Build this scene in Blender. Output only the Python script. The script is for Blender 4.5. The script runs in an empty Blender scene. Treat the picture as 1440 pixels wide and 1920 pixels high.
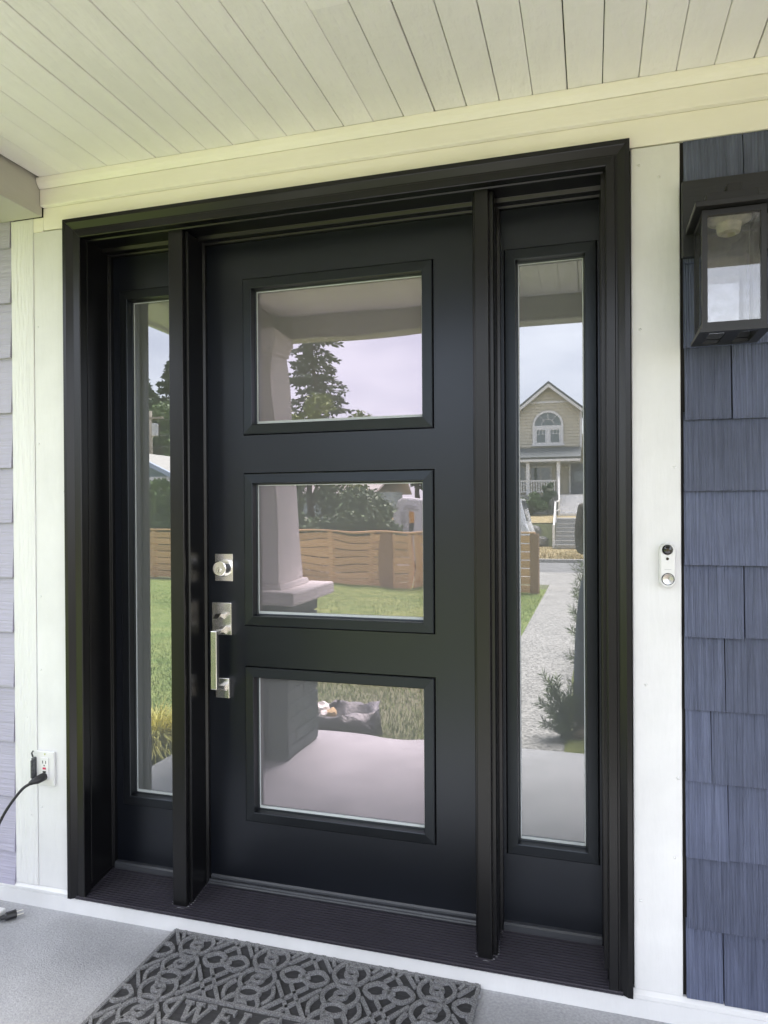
import bpy, bmesh, math, random
import numpy as np
from mathutils import Vector, Matrix, Euler, noise as mnoise

rng = random.Random(7)
nrg = np.random.default_rng(11)
scene = bpy.context.scene
COL = scene.collection
R = math.radians

# ------------------------------------------------------------------ camera
cam_d = bpy.data.cameras.new('camera')
cam = bpy.data.objects.new('camera', cam_d)
COL.objects.link(cam)
cam_d.sensor_fit = 'VERTICAL'
cam_d.sensor_height = 36.0
cam_d.lens = 36.0 * 1330.66 / 1920.0
cam_d.clip_start = 0.02
cam_d.clip_end = 2000
yaw, pitch, roll = R(16.3167), R(-0.2526), R(-0.3475)
fw = Vector((-math.sin(yaw) * math.cos(pitch), math.cos(yaw) * math.cos(pitch), math.sin(pitch)))
rt = Vector((math.cos(yaw), math.sin(yaw), 0))
up = rt.cross(fw)
rt2 = rt * math.cos(roll) + up * math.sin(roll)
up2 = -rt * math.sin(roll) + up * math.cos(roll)
cm = Matrix((rt2, up2, -fw)).transposed().to_4x4()
cm.translation = Vector((0, -1.9, 1.30))
cam.matrix_world = cm
scene.camera = cam

# ------------------------------------------------------------------ world: bright overcast sky
SUN = Vector((0.12, -0.40, 1.0)).normalized()
world = bpy.data.worlds.new('World')
scene.world = world
world.use_nodes = True
nt = world.node_tree
nt.nodes.clear()
wo = nt.nodes.new('ShaderNodeOutputWorld')
bg = nt.nodes.new('ShaderNodeBackground')
sky = nt.nodes.new('ShaderNodeTexSky')
sky.sky_type = 'NISHITA'
sky.sun_disc = False
sky.sun_elevation = math.asin(SUN.z)
sky.sun_rotation = math.atan2(SUN.x, SUN.y)
tc = nt.nodes.new('ShaderNodeTexCoord')
mp = nt.nodes.new('ShaderNodeMapping')
mp.inputs['Scale'].default_value = (1.0, 1.0, 2.6)
nz = nt.nodes.new('ShaderNodeTexNoise')
nz.inputs['Scale'].default_value = 3.2
nz.inputs['Detail'].default_value = 6
nz.inputs['Roughness'].default_value = 0.55
cr = nt.nodes.new('ShaderNodeValToRGB')
cr.color_ramp.elements[0].position = 0.33
cr.color_ramp.elements[0].color = (3.4, 3.5, 4.05, 1)
cr.color_ramp.elements[1].position = 0.66
cr.color_ramp.elements[1].color = (5.2, 5.3, 5.65, 1)
mx = nt.nodes.new('ShaderNodeMix')
mx.data_type = 'RGBA'
mx.inputs['Factor'].default_value = 0.86
nt.links.new(tc.outputs['Generated'], mp.inputs['Vector'])
nt.links.new(mp.outputs['Vector'], nz.inputs['Vector'])
nt.links.new(nz.outputs['Fac'], cr.inputs['Fac'])
nt.links.new(sky.outputs['Color'], mx.inputs['A'])
nt.links.new(cr.outputs['Color'], mx.inputs['B'])
nt.links.new(mx.outputs['Result'], bg.inputs['Color'])
bg.inputs['Strength'].default_value = 0.0501
nt.links.new(bg.outputs['Background'], wo.inputs['Surface'])

sun_d = bpy.data.lights.new('sun', 'SUN')
sun_d.energy = 1.5
sun_d.angle = R(32)
sun_d.color = (1.0, 0.96, 0.9)
sun = bpy.data.objects.new('sun', sun_d)
COL.objects.link(sun)
sun.rotation_euler = SUN.to_track_quat('Z', 'Y').to_euler()

scene.view_settings.view_transform = 'Standard'
scene.view_settings.look = 'None'
scene.view_settings.exposure = 3.8
scene.view_settings.gamma = 1.0
scene.view_settings.use_curve_mapping = False
try:
    scene.cycles.use_denoising = True
    scene.cycles.use_adaptive_sampling = False
    scene.cycles.denoising_prefilter = 'ACCURATE'
    scene.cycles.denoising_input_passes = 'RGB_ALBEDO_NORMAL'
    scene.cycles.max_bounces = 10
    scene.cycles.diffuse_bounces = 5
    scene.cycles.glossy_bounces = 5
    scene.cycles.transparent_max_bounces = 12
    scene.cycles.caustics_reflective = False
    scene.cycles.caustics_refractive = False
except Exception:
    pass

# ------------------------------------------------------------------ helpers
WM = {}

def place(o, parent, M):
    """link o with world matrix M, as a child of parent when given"""
    COL.objects.link(o)
    WM[o.name] = M.copy()
    if parent is not None:
        o.parent = parent
        o.matrix_parent_inverse = WM[parent.name].inverted()
    loc, rot, sc = M.decompose()
    o.location = loc
    o.rotation_euler = rot.to_euler()
    o.scale = sc

def tag(o, label=None, cat=None, group=None, kind=None):
    if label: o['label'] = label
    if cat: o['category'] = cat
    if group: o['group'] = group
    if kind: o['kind'] = kind
    return o

def thing(name, label, cat, loc, group=None):
    e = bpy.data.objects.new(name, None)
    e.empty_display_size = 0.1
    place(e, None, Matrix.Translation(Vector(loc)))
    return tag(e, label, cat, group)

class MB:
    def __init__(s):
        s.v = []; s.f = []; s.m = []
    def add(s, vs, fs, mi=0):
        b = len(s.v)
        s.v.extend([tuple(p) for p in vs])
        for f in fs:
            s.f.append(tuple(i + b for i in f)); s.m.append(mi)
        return s
    def box(s, x0, x1, y0, y1, z0, z1, mi=0, M=None):
        vs = [(x, y, z) for z in (z0, z1) for y in (y0, y1) for x in (x0, x1)]
        if M is not None: vs = [tuple(M @ Vector(p)) for p in vs]
        return s.add(vs, [(0, 2, 3, 1), (4, 5, 7, 6), (0, 1, 5, 4), (2, 6, 7, 3), (0, 4, 6, 2), (1, 3, 7, 5)], mi)
    def prism(s, poly, axis, a, b, mi=0):
        """poly: 2-D points; extruded along axis from a to b. axis 'x': (y,z); 'y': (x,z); 'z': (x,y)"""
        n = len(poly)
        def P(p, t):
            return (t, p[0], p[1]) if axis == 'x' else (p[0], t, p[1]) if axis == 'y' else (p[0], p[1], t)
        vs = [P(p, a) for p in poly] + [P(p, b) for p in poly]
        fs = [tuple(range(n)), tuple(range(2 * n - 1, n - 1, -1))]
        fs += [(i, (i + 1) % n + 0, (i + 1) % n + n, i + n) for i in range(n)]
        fs = [fs[0][::-1], fs[1][::-1]] + fs[2:]
        return s.add(vs, fs, mi)
    def tube(s, pts, rads, n=8, mi=0, cap=True):
        pts = [Vector(p) for p in pts]
        if not hasattr(rads, '__len__'): rads = [rads] * len(pts)
        vs = []; fs = []
        prev = None
        for i, p in enumerate(pts):
            t = (pts[min(i + 1, len(pts) - 1)] - pts[max(i - 1, 0)])
            if t.length < 1e-9: t = Vector((0, 0, 1))
            t.normalize()
            a = prev if prev is not None else (Vector((1, 0, 0)) if abs(t.x) < 0.9 else Vector((0, 1, 0)))
            a = (a - t * a.dot(t)).normalized(); prev = a
            b = t.cross(a)
            for k in range(n):
                w = 2 * math.pi * k / n
                vs.append(p + (a * math.cos(w) + b * math.sin(w)) * rads[i])
        for i in range(len(pts) - 1):
            for k in range(n):
                k2 = (k + 1) % n
                fs.append((i * n + k, i * n + k2, (i + 1) * n + k2, (i + 1) * n + k))
        if cap:
            fs.append(tuple(range(n))[::-1]); fs.append(tuple((len(pts) - 1) * n + k for k in range(n)))
        return s.add(vs, fs, mi)
    def lathe(s, prof, c, axis='z', n=24, mi=0):
        """prof: (radius, t) along axis from centre c"""
        c = Vector(c); vs = []; fs = []
        for r, t in prof:
            for k in range(n):
                w = 2 * math.pi * k / n; u, v = r * math.cos(w), r * math.sin(w)
                vs.append(c + (Vector((u, v, t)) if axis == 'z' else Vector((u, t, v)) if axis == 'y' else Vector((t, u, v))))
        for i in range(len(prof) - 1):
            for k in range(n):
                k2 = (k + 1) % n
                q = (i * n + k, i * n + k2, (i + 1) * n + k2, (i + 1) * n + k)
                fs.append(q if axis != 'y' else q[::-1])
        a = tuple(range(n))[::-1]; b = tuple((len(prof) - 1) * n + k for k in range(n))
        fs += [a, b] if axis != 'y' else [a[::-1], b[::-1]]
        return s.add(vs, fs, mi)
    def build(s, name, mat, parent=None, bevel=0, smooth=False, seg=2, shift=None):
        me = bpy.data.meshes.new(name)
        me.from_pydata(s.v, [], s.f)
        mats = mat if isinstance(mat, (list, tuple)) else [mat]
        for m in mats: me.materials.append(m)
        if len(mats) > 1: me.polygons.foreach_set('material_index', s.m)
        if smooth: me.polygons.foreach_set('use_smooth', [True] * len(me.polygons))
        me.update()
        o = bpy.data.objects.new(name, me)
        place(o, parent, Matrix.Translation(Vector(shift)) if shift else Matrix.Identity(4))
        if bevel:
            b = o.modifiers.new('bevel', 'BEVEL'); b.width = bevel; b.segments = seg; b.limit_method = 'ANGLE'; b.angle_limit = R(40)
        return o

def box(name, mat, parent, x0, x1, y0, y1, z0, z1, bevel=0):
    return MB().box(x0, x1, y0, y1, z0, z1).build(name, mat, parent, bevel)

def inst(name, mesh, parent, loc, rot=(0, 0, 0), sc=(1, 1, 1)):
    o = bpy.data.objects.new(name, mesh)
    place(o, parent, Matrix.LocRotScale(Vector(loc), Euler(rot), Vector(sc)))
    return o

def np_mesh(name, verts, faces, mat, parent=None, smooth=False):
    me = bpy.data.meshes.new(name)
    k = faces.shape[1]
    me.vertices.add(len(verts)); me.vertices.foreach_set('co', np.asarray(verts, np.float32).ravel())
    me.loops.add(faces.size); me.loops.foreach_set('vertex_index', faces.astype(np.int32).ravel())
    me.polygons.add(len(faces)); me.polygons.foreach_set('loop_start', np.arange(0, faces.size, k, dtype=np.int32))
    try: me.polygons.foreach_set('loop_total', np.full(len(faces), k, dtype=np.int32))
    except Exception: pass
    if smooth: me.polygons.foreach_set('use_smooth', np.ones(len(faces), bool))
    me.update(calc_edges=True); me.validate()
    me.materials.append(mat)
    o = bpy.data.objects.new(name, me)
    place(o, parent, Matrix.Identity(4))
    return o

# ------------------------------------------------------------------ materials
def mat(name, col, rough=0.5, metal=0.0, spec=0.5, var=0.0, vscale=6.0, col2=None, bump=0.0, bscale=40.0,
        stretch=(1, 1, 1), bdist=0.01, island=0.0, coat=0.0, rvar=0.0, stain=0.0, sscale=1.5, stint=None, detail=4, coord='Object', bump2=0.0, b2scale=8.0, objrand=0.0):
    m = bpy.data.materials.new(name); m.use_nodes = True
    nt = m.node_tree; N = nt.nodes; L = nt.links
    p = N['Principled BSDF']
    p.inputs['Base Color'].default_value = (*col, 1)
    p.inputs['Roughness'].default_value = rough
    p.inputs['Metallic'].default_value = metal
    p.inputs['Specular IOR Level'].default_value = spec
    if stint: p.inputs['Specular Tint'].default_value = (*stint, 1)
    if coat: p.inputs['Coat Weight'].default_value = coat
    tc = N.new('ShaderNodeTexCoord'); mpn = N.new('ShaderNodeMapping'); mpn.inputs['Scale'].default_value = stretch
    L.new(tc.outputs[coord], mpn.inputs['Vector'])
    out = None
    if var or col2:
        n1 = N.new('ShaderNodeTexNoise'); n1.inputs['Scale'].default_value = vscale; n1.inputs['Detail'].default_value = detail
        L.new(mpn.outputs['Vector'], n1.inputs['Vector'])
        r = N.new('ShaderNodeValToRGB'); r.color_ramp.elements[0].position = 0.3; r.color_ramp.elements[1].position = 0.7
        c2 = col2 if col2 else tuple(c * (1 + var) for c in col)
        c1 = col if col2 else tuple(c * (1 - var) for c in col)
        r.color_ramp.elements[0].color = (*c1, 1); r.color_ramp.elements[1].color = (*c2, 1)
        L.new(n1.outputs['Fac'], r.inputs['Fac']); out = r.outputs['Color']
        if rvar:
            mr = N.new('ShaderNodeMapRange'); mr.inputs['To Min'].default_value = rough - rvar; mr.inputs['To Max'].default_value = rough + rvar
            L.new(n1.outputs['Fac'], mr.inputs['Value']); L.new(mr.outputs['Result'], p.inputs['Roughness'])
    if island or objrand:
        hs = N.new('ShaderNodeHueSaturation')
        if island:
            g = N.new('ShaderNodeNewGeometry'); src = g.outputs['Random Per Island']; amt = island
        else:
            g = N.new('ShaderNodeObjectInfo'); src = g.outputs['Random']; amt = objrand
        mr = N.new('ShaderNodeMapRange'); mr.inputs['To Min'].default_value = 1 - amt; mr.inputs['To Max'].default_value = 1 + amt
        L.new(src, mr.inputs['Value']); L.new(mr.outputs['Result'], hs.inputs['Value'])
        if out is not None: L.new(out, hs.inputs['Color'])
        else: hs.inputs['Color'].default_value = (*col, 1)
        out = hs.outputs['Color']
    if stain and out is not None:
        n4 = N.new('ShaderNodeTexNoise'); n4.inputs['Scale'].default_value = sscale; n4.inputs['Detail'].default_value = 7; n4.inputs['Roughness'].default_value = 0.65
        L.new(tc.outputs[coord], n4.inputs['Vector'])
        mr4 = N.new('ShaderNodeMapRange'); mr4.inputs['From Min'].default_value = 0.35; mr4.inputs['From Max'].default_value = 0.68
        mr4.inputs['To Min'].default_value = 1 - stain; mr4.inputs['To Max'].default_value = 1 + stain * 0.4
        L.new(n4.outputs['Fac'], mr4.inputs['Value'])
        h4 = N.new('ShaderNodeHueSaturation'); L.new(mr4.outputs['Result'], h4.inputs['Value']); L.new(out, h4.inputs['Color']); out = h4.outputs['Color']
    if out is not None: L.new(out, p.inputs['Base Color'])
    if bump:
        n2 = N.new('ShaderNodeTexNoise'); n2.inputs['Scale'].default_value = bscale; n2.inputs['Detail'].default_value = 5
        L.new(mpn.outputs['Vector'], n2.inputs['Vector'])
        b = N.new('ShaderNodeBump'); b.inputs['Strength'].default_value = bump; b.inputs['Distance'].default_value = bdist
        L.new(n2.outputs['Fac'], b.inputs['Height']); L.new(b.outputs['Normal'], p.inputs['Normal'])
        if bump2:
            n3 = N.new('ShaderNodeTexNoise'); n3.inputs['Scale'].default_value = b2scale; n3.inputs['Detail'].default_value = 2
            L.new(tc.outputs[coord], n3.inputs['Vector'])
            b2 = N.new('ShaderNodeBump'); b2.inputs['Strength'].default_value = bump2; b2.inputs['Distance'].default_value = bdist
            L.new(n3.outputs['Fac'], b2.inputs['Height']); L.new(b2.outputs['Normal'], b.inputs['Normal'])
    return m

def glass_mat(name, refl, veil, wave=0.0, wscale=4.0, tint=(1, 1, 1), clear=0.0):
    """coated pane: mirror part + pale diffuse veil (painted haze of the room behind, dust on the lantern); clear > 0 lets light through"""
    m = bpy.data.materials.new(name); m.use_nodes = True
    nt = m.node_tree; N = nt.nodes; L = nt.links; N.clear()
    o = N.new('ShaderNodeOutputMaterial')
    g = N.new('ShaderNodeBsdfGlossy'); g.inputs['Roughness'].default_value = 0.0; g.inputs['Color'].default_value = (*tint, 1)
    d = N.new('ShaderNodeBsdfDiffuse'); d.inputs['Color'].default_value = (*veil, 1)
    mixn = N.new('ShaderNodeMixShader')
    lw = N.new('ShaderNodeFresnel'); lw.inputs['IOR'].default_value = 1.5
    mr = N.new('ShaderNodeMapRange'); mr.inputs['From Min'].default_value = 0.04; mr.inputs['From Max'].default_value = 1.0
    mr.inputs['To Min'].default_value = refl; mr.inputs['To Max'].default_value = 1.0
    L.new(lw.outputs['Fac'], mr.inputs['Value']); L.new(mr.outputs['Result'], mixn.inputs['Fac'])
    base = d.outputs['BSDF']
    if clear:
        t = N.new('ShaderNodeBsdfTransparent'); m2 = N.new('ShaderNodeMixShader')
        tcx = N.new('ShaderNodeTexCoord'); nn = N.new('ShaderNodeTexNoise'); nn.inputs['Scale'].default_value = 60; nn.inputs['Detail'].default_value = 6
        mm = N.new('ShaderNodeMapRange'); mm.inputs['From Min'].default_value = 0.35; mm.inputs['From Max'].default_value = 0.75
        mm.inputs['To Min'].default_value = clear; mm.inputs['To Max'].default_value = clear - 0.14
        L.new(tcx.outputs['Object'], nn.inputs['Vector']); L.new(nn.outputs['Fac'], mm.inputs['Value']); L.new(mm.outputs['Result'], m2.inputs['Fac'])
        L.new(base, m2.inputs[1]); L.new(t.outputs['BSDF'], m2.inputs[2]); base = m2.outputs['Shader']
    L.new(base, mixn.inputs[1]); L.new(g.outputs['BSDF'], mixn.inputs[2])
    if wave:
        tcx = N.new('ShaderNodeTexCoord'); nn = N.new('ShaderNodeTexNoise'); nn.inputs['Scale'].default_value = wscale; nn.inputs['Detail'].default_value = 1.0
        b = N.new('ShaderNodeBump'); b.inputs['Strength'].default_value = 1.0; b.inputs['Distance'].default_value = wave
        L.new(tcx.outputs['Object'], nn.inputs['Vector']); L.new(nn.outputs['Fac'], b.inputs['Height']); L.new(b.outputs['Normal'], g.inputs['Normal'])
    L.new(mixn.outputs['Shader'], o.inputs['Surface'])
    return m

M = {}
M['trim'] = mat('white_trim_paint', (0.735, 0.735, 0.73), 0.45, stain=0.08, sscale=3, var=0.03, vscale=3, bump=0.25, bscale=26, stretch=(3.0, 1, 0.6), bdist=0.004, bump2=0.25, b2scale=14)
M['trim_rough'] = mat('white_rough_sawn_paint', (0.745, 0.745, 0.74), 0.5, var=0.03, vscale=3, bump=0.9, bscale=30, stretch=(4.5, 1, 0.4), bdist=0.006, bump2=0.35, b2scale=30)
M['trim_h'] = mat('cream_frieze_paint', (0.90, 0.87, 0.80), 0.45, stain=0.05, var=0.03, vscale=3, bump=0.25, bscale=26, stretch=(0.5, 1, 3), bdist=0.004, bump2=0.25, b2scale=12)
M['ceil'] = mat('cream_ceiling_paint', (0.92, 0.895, 0.885), 0.42, stain=0.05, var=0.025, vscale=4, bump=0.55, bscale=22, stretch=(3, 0.8, 1), bdist=0.006, objrand=0.03, bump2=0.5, b2scale=26)
M['beam'] = mat('taupe_beam_paint', (0.46, 0.44, 0.41), 0.5, var=0.04, vscale=3, bump=0.3, bscale=20, stretch=(0.5, 1, 3), bdist=0.004)
M['void'] = mat('dark_cavity', (0.02, 0.018, 0.016), 0.9)
M['black'] = mat('black_satin_cladding', (0.0045, 0.0045, 0.0052), 0.29, spec=0.42, var=0.05, vscale=3, rvar=0.03)
M['blackdoor'] = mat('black_door_paint', (0.0028, 0.0036, 0.0062), 0.31, spec=0.62, stint=(0.84, 0.90, 1.0), var=0.1, vscale=3, rvar=0.045, bump=0.03, bscale=160, bdist=0.002)
M['blacktrim'] = mat('charcoal_glazing_frame', (0.0060, 0.0066, 0.0080), 0.34, stint=(0.8, 0.9, 1.0), var=0.12, vscale=20)
M['sill'] = mat('dark_bronze_sill_metal', (0.040, 0.037, 0.047), 0.34, metal=0.2, var=0.1, vscale=20)
M['sillcap'] = mat('grey_weather_strip', (0.045, 0.048, 0.055), 0.4, var=0.1, vscale=15)
M['caulk'] = mat('clear_sealant', (0.16, 0.16, 0.17), 0.35, bump=0.6, bscale=60, bdist=0.004)
M['pale_edge'] = mat('pale_glass_edge', (0.56, 0.60, 0.60), 0.35)  # pale tone that paints the light caught along the pane edges
M['glass_side'] = glass_mat('coated_glass', 0.235, (0.125, 0.134, 0.13), tint=(0.97, 0.97, 1.0))  # veil colour paints in the haze of the lit interior
M['glass_door'] = glass_mat('coated_glass_wavy', 0.24, (0.135, 0.135, 0.135), wave=0.0010, wscale=4.4, tint=(1.0, 0.875, 0.965))
M['lglass'] = glass_mat('dusty_lantern_glass', 0.075, (0.30, 0.31, 0.31), clear=0.95)
M['nickel'] = mat('brushed_nickel', (0.86, 0.84, 0.81), 0.24, metal=1.0, var=0.05, vscale=60, stretch=(1, 1, 14), bump=0.06, bscale=120, bdist=0.001)
M['keyhole'] = mat('dark_keyway', (0.02, 0.02, 0.02), 0.5)
M['lap'] = mat('lavender_grey_siding_paint', (0.395, 0.378, 0.478), 0.5, var=0.03, vscale=3, bump=0.5, bscale=12, stretch=(0.55, 1, 11), bdist=0.010, objrand=0.03)
M['shingle'] = mat('slate_blue_shingle', (0.069, 0.083, 0.140), 0.55, col2=(0.130, 0.152, 0.238), vscale=30, stretch=(8, 1, 0.10), stain=0.16, sscale=5, bump=1.0, bscale=40, bdist=0.012, objrand=0.17)
M['lantern'] = mat('black_lantern_metal', (0.006, 0.006, 0.006), 0.42, var=0.1, vscale=20)
M['blockpaint'] = mat('charcoal_block_paint', (0.012, 0.013, 0.016), 0.5, bump=0.4, bscale=20, stretch=(0.5, 1, 5), bdist=0.004)
M['porcelain'] = mat('cream_socket_plate', (0.62, 0.57, 0.42), 0.5, bump=0.8, bscale=60, bdist=0.01, var=0.2, vscale=40)
M['white_plastic'] = mat('white_plastic', (0.72, 0.72, 0.71), 0.35)
M['lens'] = mat('black_lens', (0.008, 0.008, 0.01), 0.08, coat=0.5)
M['steel'] = mat('spun_steel', (0.66, 0.67, 0.68), 0.25, metal=1.0)
M['red'] = mat('red_button', (0.55, 0.02, 0.10), 0.4)
M['blackplastic'] = mat('black_rubber', (0.018, 0.018, 0.02), 0.45, bump=0.2, bscale=80, bdist=0.002)
M['brass'] = mat('pale_plug_metal', (0.68, 0.66, 0.6), 0.3, metal=1.0)
M['slab'] = mat('grey_coated_concrete', (0.33, 0.332, 0.35), 0.6, col2=(0.46, 0.462, 0.478), stain=0.22, sscale=2.2, vscale=130, bump=0.6, bscale=200, bdist=0.003, detail=8)
M['matbase'] = mat('charcoal_rubber_mat', (0.042, 0.042, 0.045), 0.8, var=0.2, vscale=60, bump=0.8, bscale=160, stretch=(0.3, 2.5, 1), bdist=0.004)
M['mattop'] = mat('grey_flocked_mat', (0.10, 0.10, 0.103), 0.95, col2=(0.30, 0.30, 0.305), vscale=300, bump=0.9, bscale=420, bdist=0.004, detail=2)
M['brickpaint'] = mat('slate_painted_brick', (0.020, 0.042, 0.040), 0.5, var=0.10, vscale=6, bump=0.3, bscale=90, bdist=0.004, objrand=0.08)
M['mortar'] = mat('painted_mortar', (0.05, 0.075, 0.075), 0.7, var=0.1, vscale=20)
M['colpaint'] = mat('off_white_column_paint', (0.74, 0.70, 0.685), 0.5, var=0.03, vscale=3, bump=0.2, bscale=18, bdist=0.004)
M['soffit'] = mat('pale_soffit_paint', (0.66, 0.64, 0.58), 0.5, var=0.03, vscale=3)
M['roof'] = mat('dark_roof_shingle', (0.09, 0.095, 0.10), 0.85, var=0.25, vscale=20)
M['lawn'] = mat('lawn_soil_and_thatch', (0.13, 0.195, 0.045), 0.9, col2=(0.23, 0.265, 0.08), vscale=3.5, bump=0.8, bscale=60, bdist=0.03, detail=8)
M['blade'] = mat('grass_blade', (0.13, 0.21, 0.045), 0.6, island=0.25, col2=(0.22, 0.285, 0.08), vscale=0.9)
M['drygrass'] = mat('dry_straw_verge', (0.40, 0.31, 0.17), 0.95, col2=(0.26, 0.22, 0.11), vscale=4, bump=0.8, bscale=20, bdist=0.05, detail=8)
M['ground'] = mat('rough_ground', (0.14, 0.13, 0.08), 0.95, col2=(0.10, 0.12, 0.05), vscale=0.3, bump=0.5, bscale=5, bdist=0.05, detail=8)
M['bark_soil'] = mat('brown_planting_soil', (0.07, 0.05, 0.035), 0.95, var=0.35, vscale=14, bump=1, bscale=30, bdist=0.03)
M['road'] = mat('worn_asphalt', (0.16, 0.16, 0.165), 0.85, var=0.15, vscale=3, bump=0.4, bscale=80, bdist=0.01, detail=8)
M['kerb'] = mat('pale_kerb_concrete', (0.36, 0.35, 0.33), 0.8, var=0.1, vscale=5, bump=0.3, bscale=40, bdist=0.006)
M['aggregate'] = mat('exposed_aggregate', (0.10, 0.098, 0.094), 0.75, col2=(0.42, 0.41, 0.39), vscale=55, stain=0.12, bump=1.0, bscale=42, bdist=0.012, detail=1.5)
M['cedar'] = mat('warm_cedar', (0.52, 0.31, 0.145), 0.65, col2=(0.62, 0.40, 0.21), vscale=3, stretch=(0.5, 2, 12), objrand=0.14, bump=0.3, bscale=14, bdist=0.004)
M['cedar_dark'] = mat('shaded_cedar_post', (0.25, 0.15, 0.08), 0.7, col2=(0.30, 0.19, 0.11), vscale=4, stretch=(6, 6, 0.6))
M['leaf_dark'] = mat('dark_evergreen_leaf', (0.060, 0.105, 0.050), 0.55, island=0.45, col2=(0.11, 0.16, 0.072), vscale=0.7)
M['leaf_mid'] = mat('mid_green_leaf', (0.08, 0.135, 0.045), 0.55, island=0.45, col2=(0.14, 0.20, 0.07), vscale=0.7)
M['leaf_lime'] = mat('lime_green_leaf', (0.13, 0.18, 0.035), 0.55, island=0.4, col2=(0.20, 0.24, 0.06), vscale=0.9)
M['needle'] = mat('conifer_needle', (0.036, 0.064, 0.036), 0.6, island=0.5, col2=(0.07, 0.105, 0.052), vscale=0.6)
M['yew'] = mat('yew_needle', (0.080, 0.125, 0.045), 0.5, island=0.45, col2=(0.15, 0.20, 0.075), vscale=5)
M['golden'] = mat('golden_grass_blade', (0.78, 0.70, 0.20), 0.55, island=0.3, col2=(0.52, 0.52, 0.14), vscale=9)
M['moss'] = mat('moss', (0.12, 0.15, 0.03), 0.95, col2=(0.20, 0.21, 0.06), vscale=16, bump=1, bscale=60, bdist=0.02)
M['bark'] = mat('brown_bark', (0.09, 0.065, 0.045), 0.9, var=0.3, vscale=8, stretch=(4, 4, 0.6), bump=0.8, bscale=14, bdist=0.02)
M['polewood'] = mat('weathered_pole_wood', (0.27, 0.24, 0.20), 0.85, var=0.15, vscale=8, stretch=(5, 5, 0.4))
M['rock'] = mat('grey_rockery_stone', (0.20, 0.195, 0.185), 0.85, col2=(0.30, 0.29, 0.27), vscale=4, bump=0.8, bscale=9, bdist=0.05, objrand=0.2)
M['hsiding'] = mat('tan_house_siding', (0.60, 0.555, 0.44), 0.6, var=0.03, vscale=3, objrand=0.02)
M['hwhite'] = mat('house_white_trim', (0.78, 0.77, 0.76), 0.5, var=0.02)
M['hglass'] = mat('far_window_glass', (0.10, 0.13, 0.13), 0.05, spec=0.9, coat=0.6)
M['hroof'] = mat('grey_house_roof', (0.13, 0.14, 0.145), 0.9, var=0.2, vscale=12)
M['hdark'] = mat('far_grey_door', (0.20, 0.21, 0.24), 0.5)
M['stepgrey'] = mat('grey_step_concrete', (0.34, 0.335, 0.32), 0.8, var=0.1, vscale=4)
M['bluepaint'] = mat('teal_grey_siding', (0.22, 0.30, 0.31), 0.6, var=0.04)
M['bluefascia'] = mat('blue_grey_fascia', (0.34, 0.40, 0.50), 0.5)
M['paleroof'] = mat('pale_shingle_roof', (0.38, 0.37, 0.35), 0.9, var=0.12, vscale=8)
M['van'] = mat('white_van_paint', (0.78, 0.79, 0.80), 0.25, coat=0.6, var=0.01)
M['vanglass'] = mat('van_tinted_glass', (0.04, 0.055, 0.06), 0.05, spec=0.8, coat=0.7)
M['tyre'] = mat('tyre_rubber', (0.02, 0.02, 0.02), 0.85)
M['alloy'] = mat('grey_wheel_metal', (0.45, 0.45, 0.46), 0.35, metal=0.9)
M['orange'] = mat('orange_sticker', (0.75, 0.36, 0.05), 0.5)
M['ink'] = mat('dark_print', (0.05, 0.05, 0.055), 0.5)
M['lampred'] = mat('red_lamp_lens', (0.4, 0.02, 0.02), 0.2)
M['bag'] = mat('black_bag_fabric', (0.030, 0.032, 0.036), 0.42, var=0.2, vscale=9, bump=0.8, bscale=14, bdist=0.03)
M['bagin'] = mat('grey_bag_lining', (0.16, 0.16, 0.17), 0.5, var=0.2, vscale=9, bump=0.6, bscale=16, bdist=0.02)
M['paper'] = mat('crumpled_white_paper', (0.74, 0.71, 0.68), 0.8, bump=0.8, bscale=20, bdist=0.02)
M['cardboard'] = mat('tan_cardboard', (0.52, 0.38, 0.2), 0.8)
M['jeans'] = mat('grey_blue_denim', (0.085, 0.10, 0.145), 0.85, var=0.2, vscale=18, bump=0.7, bscale=16, bdist=0.02)
M['jacket'] = mat('brown_grey_jacket', (0.115, 0.10, 0.085), 0.8, var=0.15, vscale=12, bump=0.6, bscale=14, bdist=0.02)
M['boot'] = mat('brown_leather_boot', (0.13, 0.095, 0.065), 0.55, var=0.2, vscale=20)
M['skin'] = mat('skin', (0.50, 0.33, 0.25), 0.5)
M['hair'] = mat('brown_hair', (0.05, 0.035, 0.025), 0.6, bump=0.8, bscale=60, bdist=0.01)

# ------------------------------------------------------------------ ground, lawn, walk, road
def strip_mesh(name, mat_, rows, x0, x1, kind='structure', nx=2, amp=0.0):
    """a terrain sheet: rows = [(y, z)], running along x"""
    vs = []; fs = []
    for (y, z) in rows:
        for i in range(nx):
            x = x0 + (x1 - x0) * i / (nx - 1)
            dz = amp * mnoise.noise(Vector((x * 0.25, y * 0.25, 3.1))) if amp else 0
            vs.append((x, y, z + dz))
    for j in range(len(rows) - 1):
        for i in range(nx - 1):
            a = j * nx + i
            fs.append((a, a + nx, a + nx + 1, a + 1))
    o = MB().add(vs, fs).build(name, mat_, None, smooth=True)
    o['kind'] = kind
    return o

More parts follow.
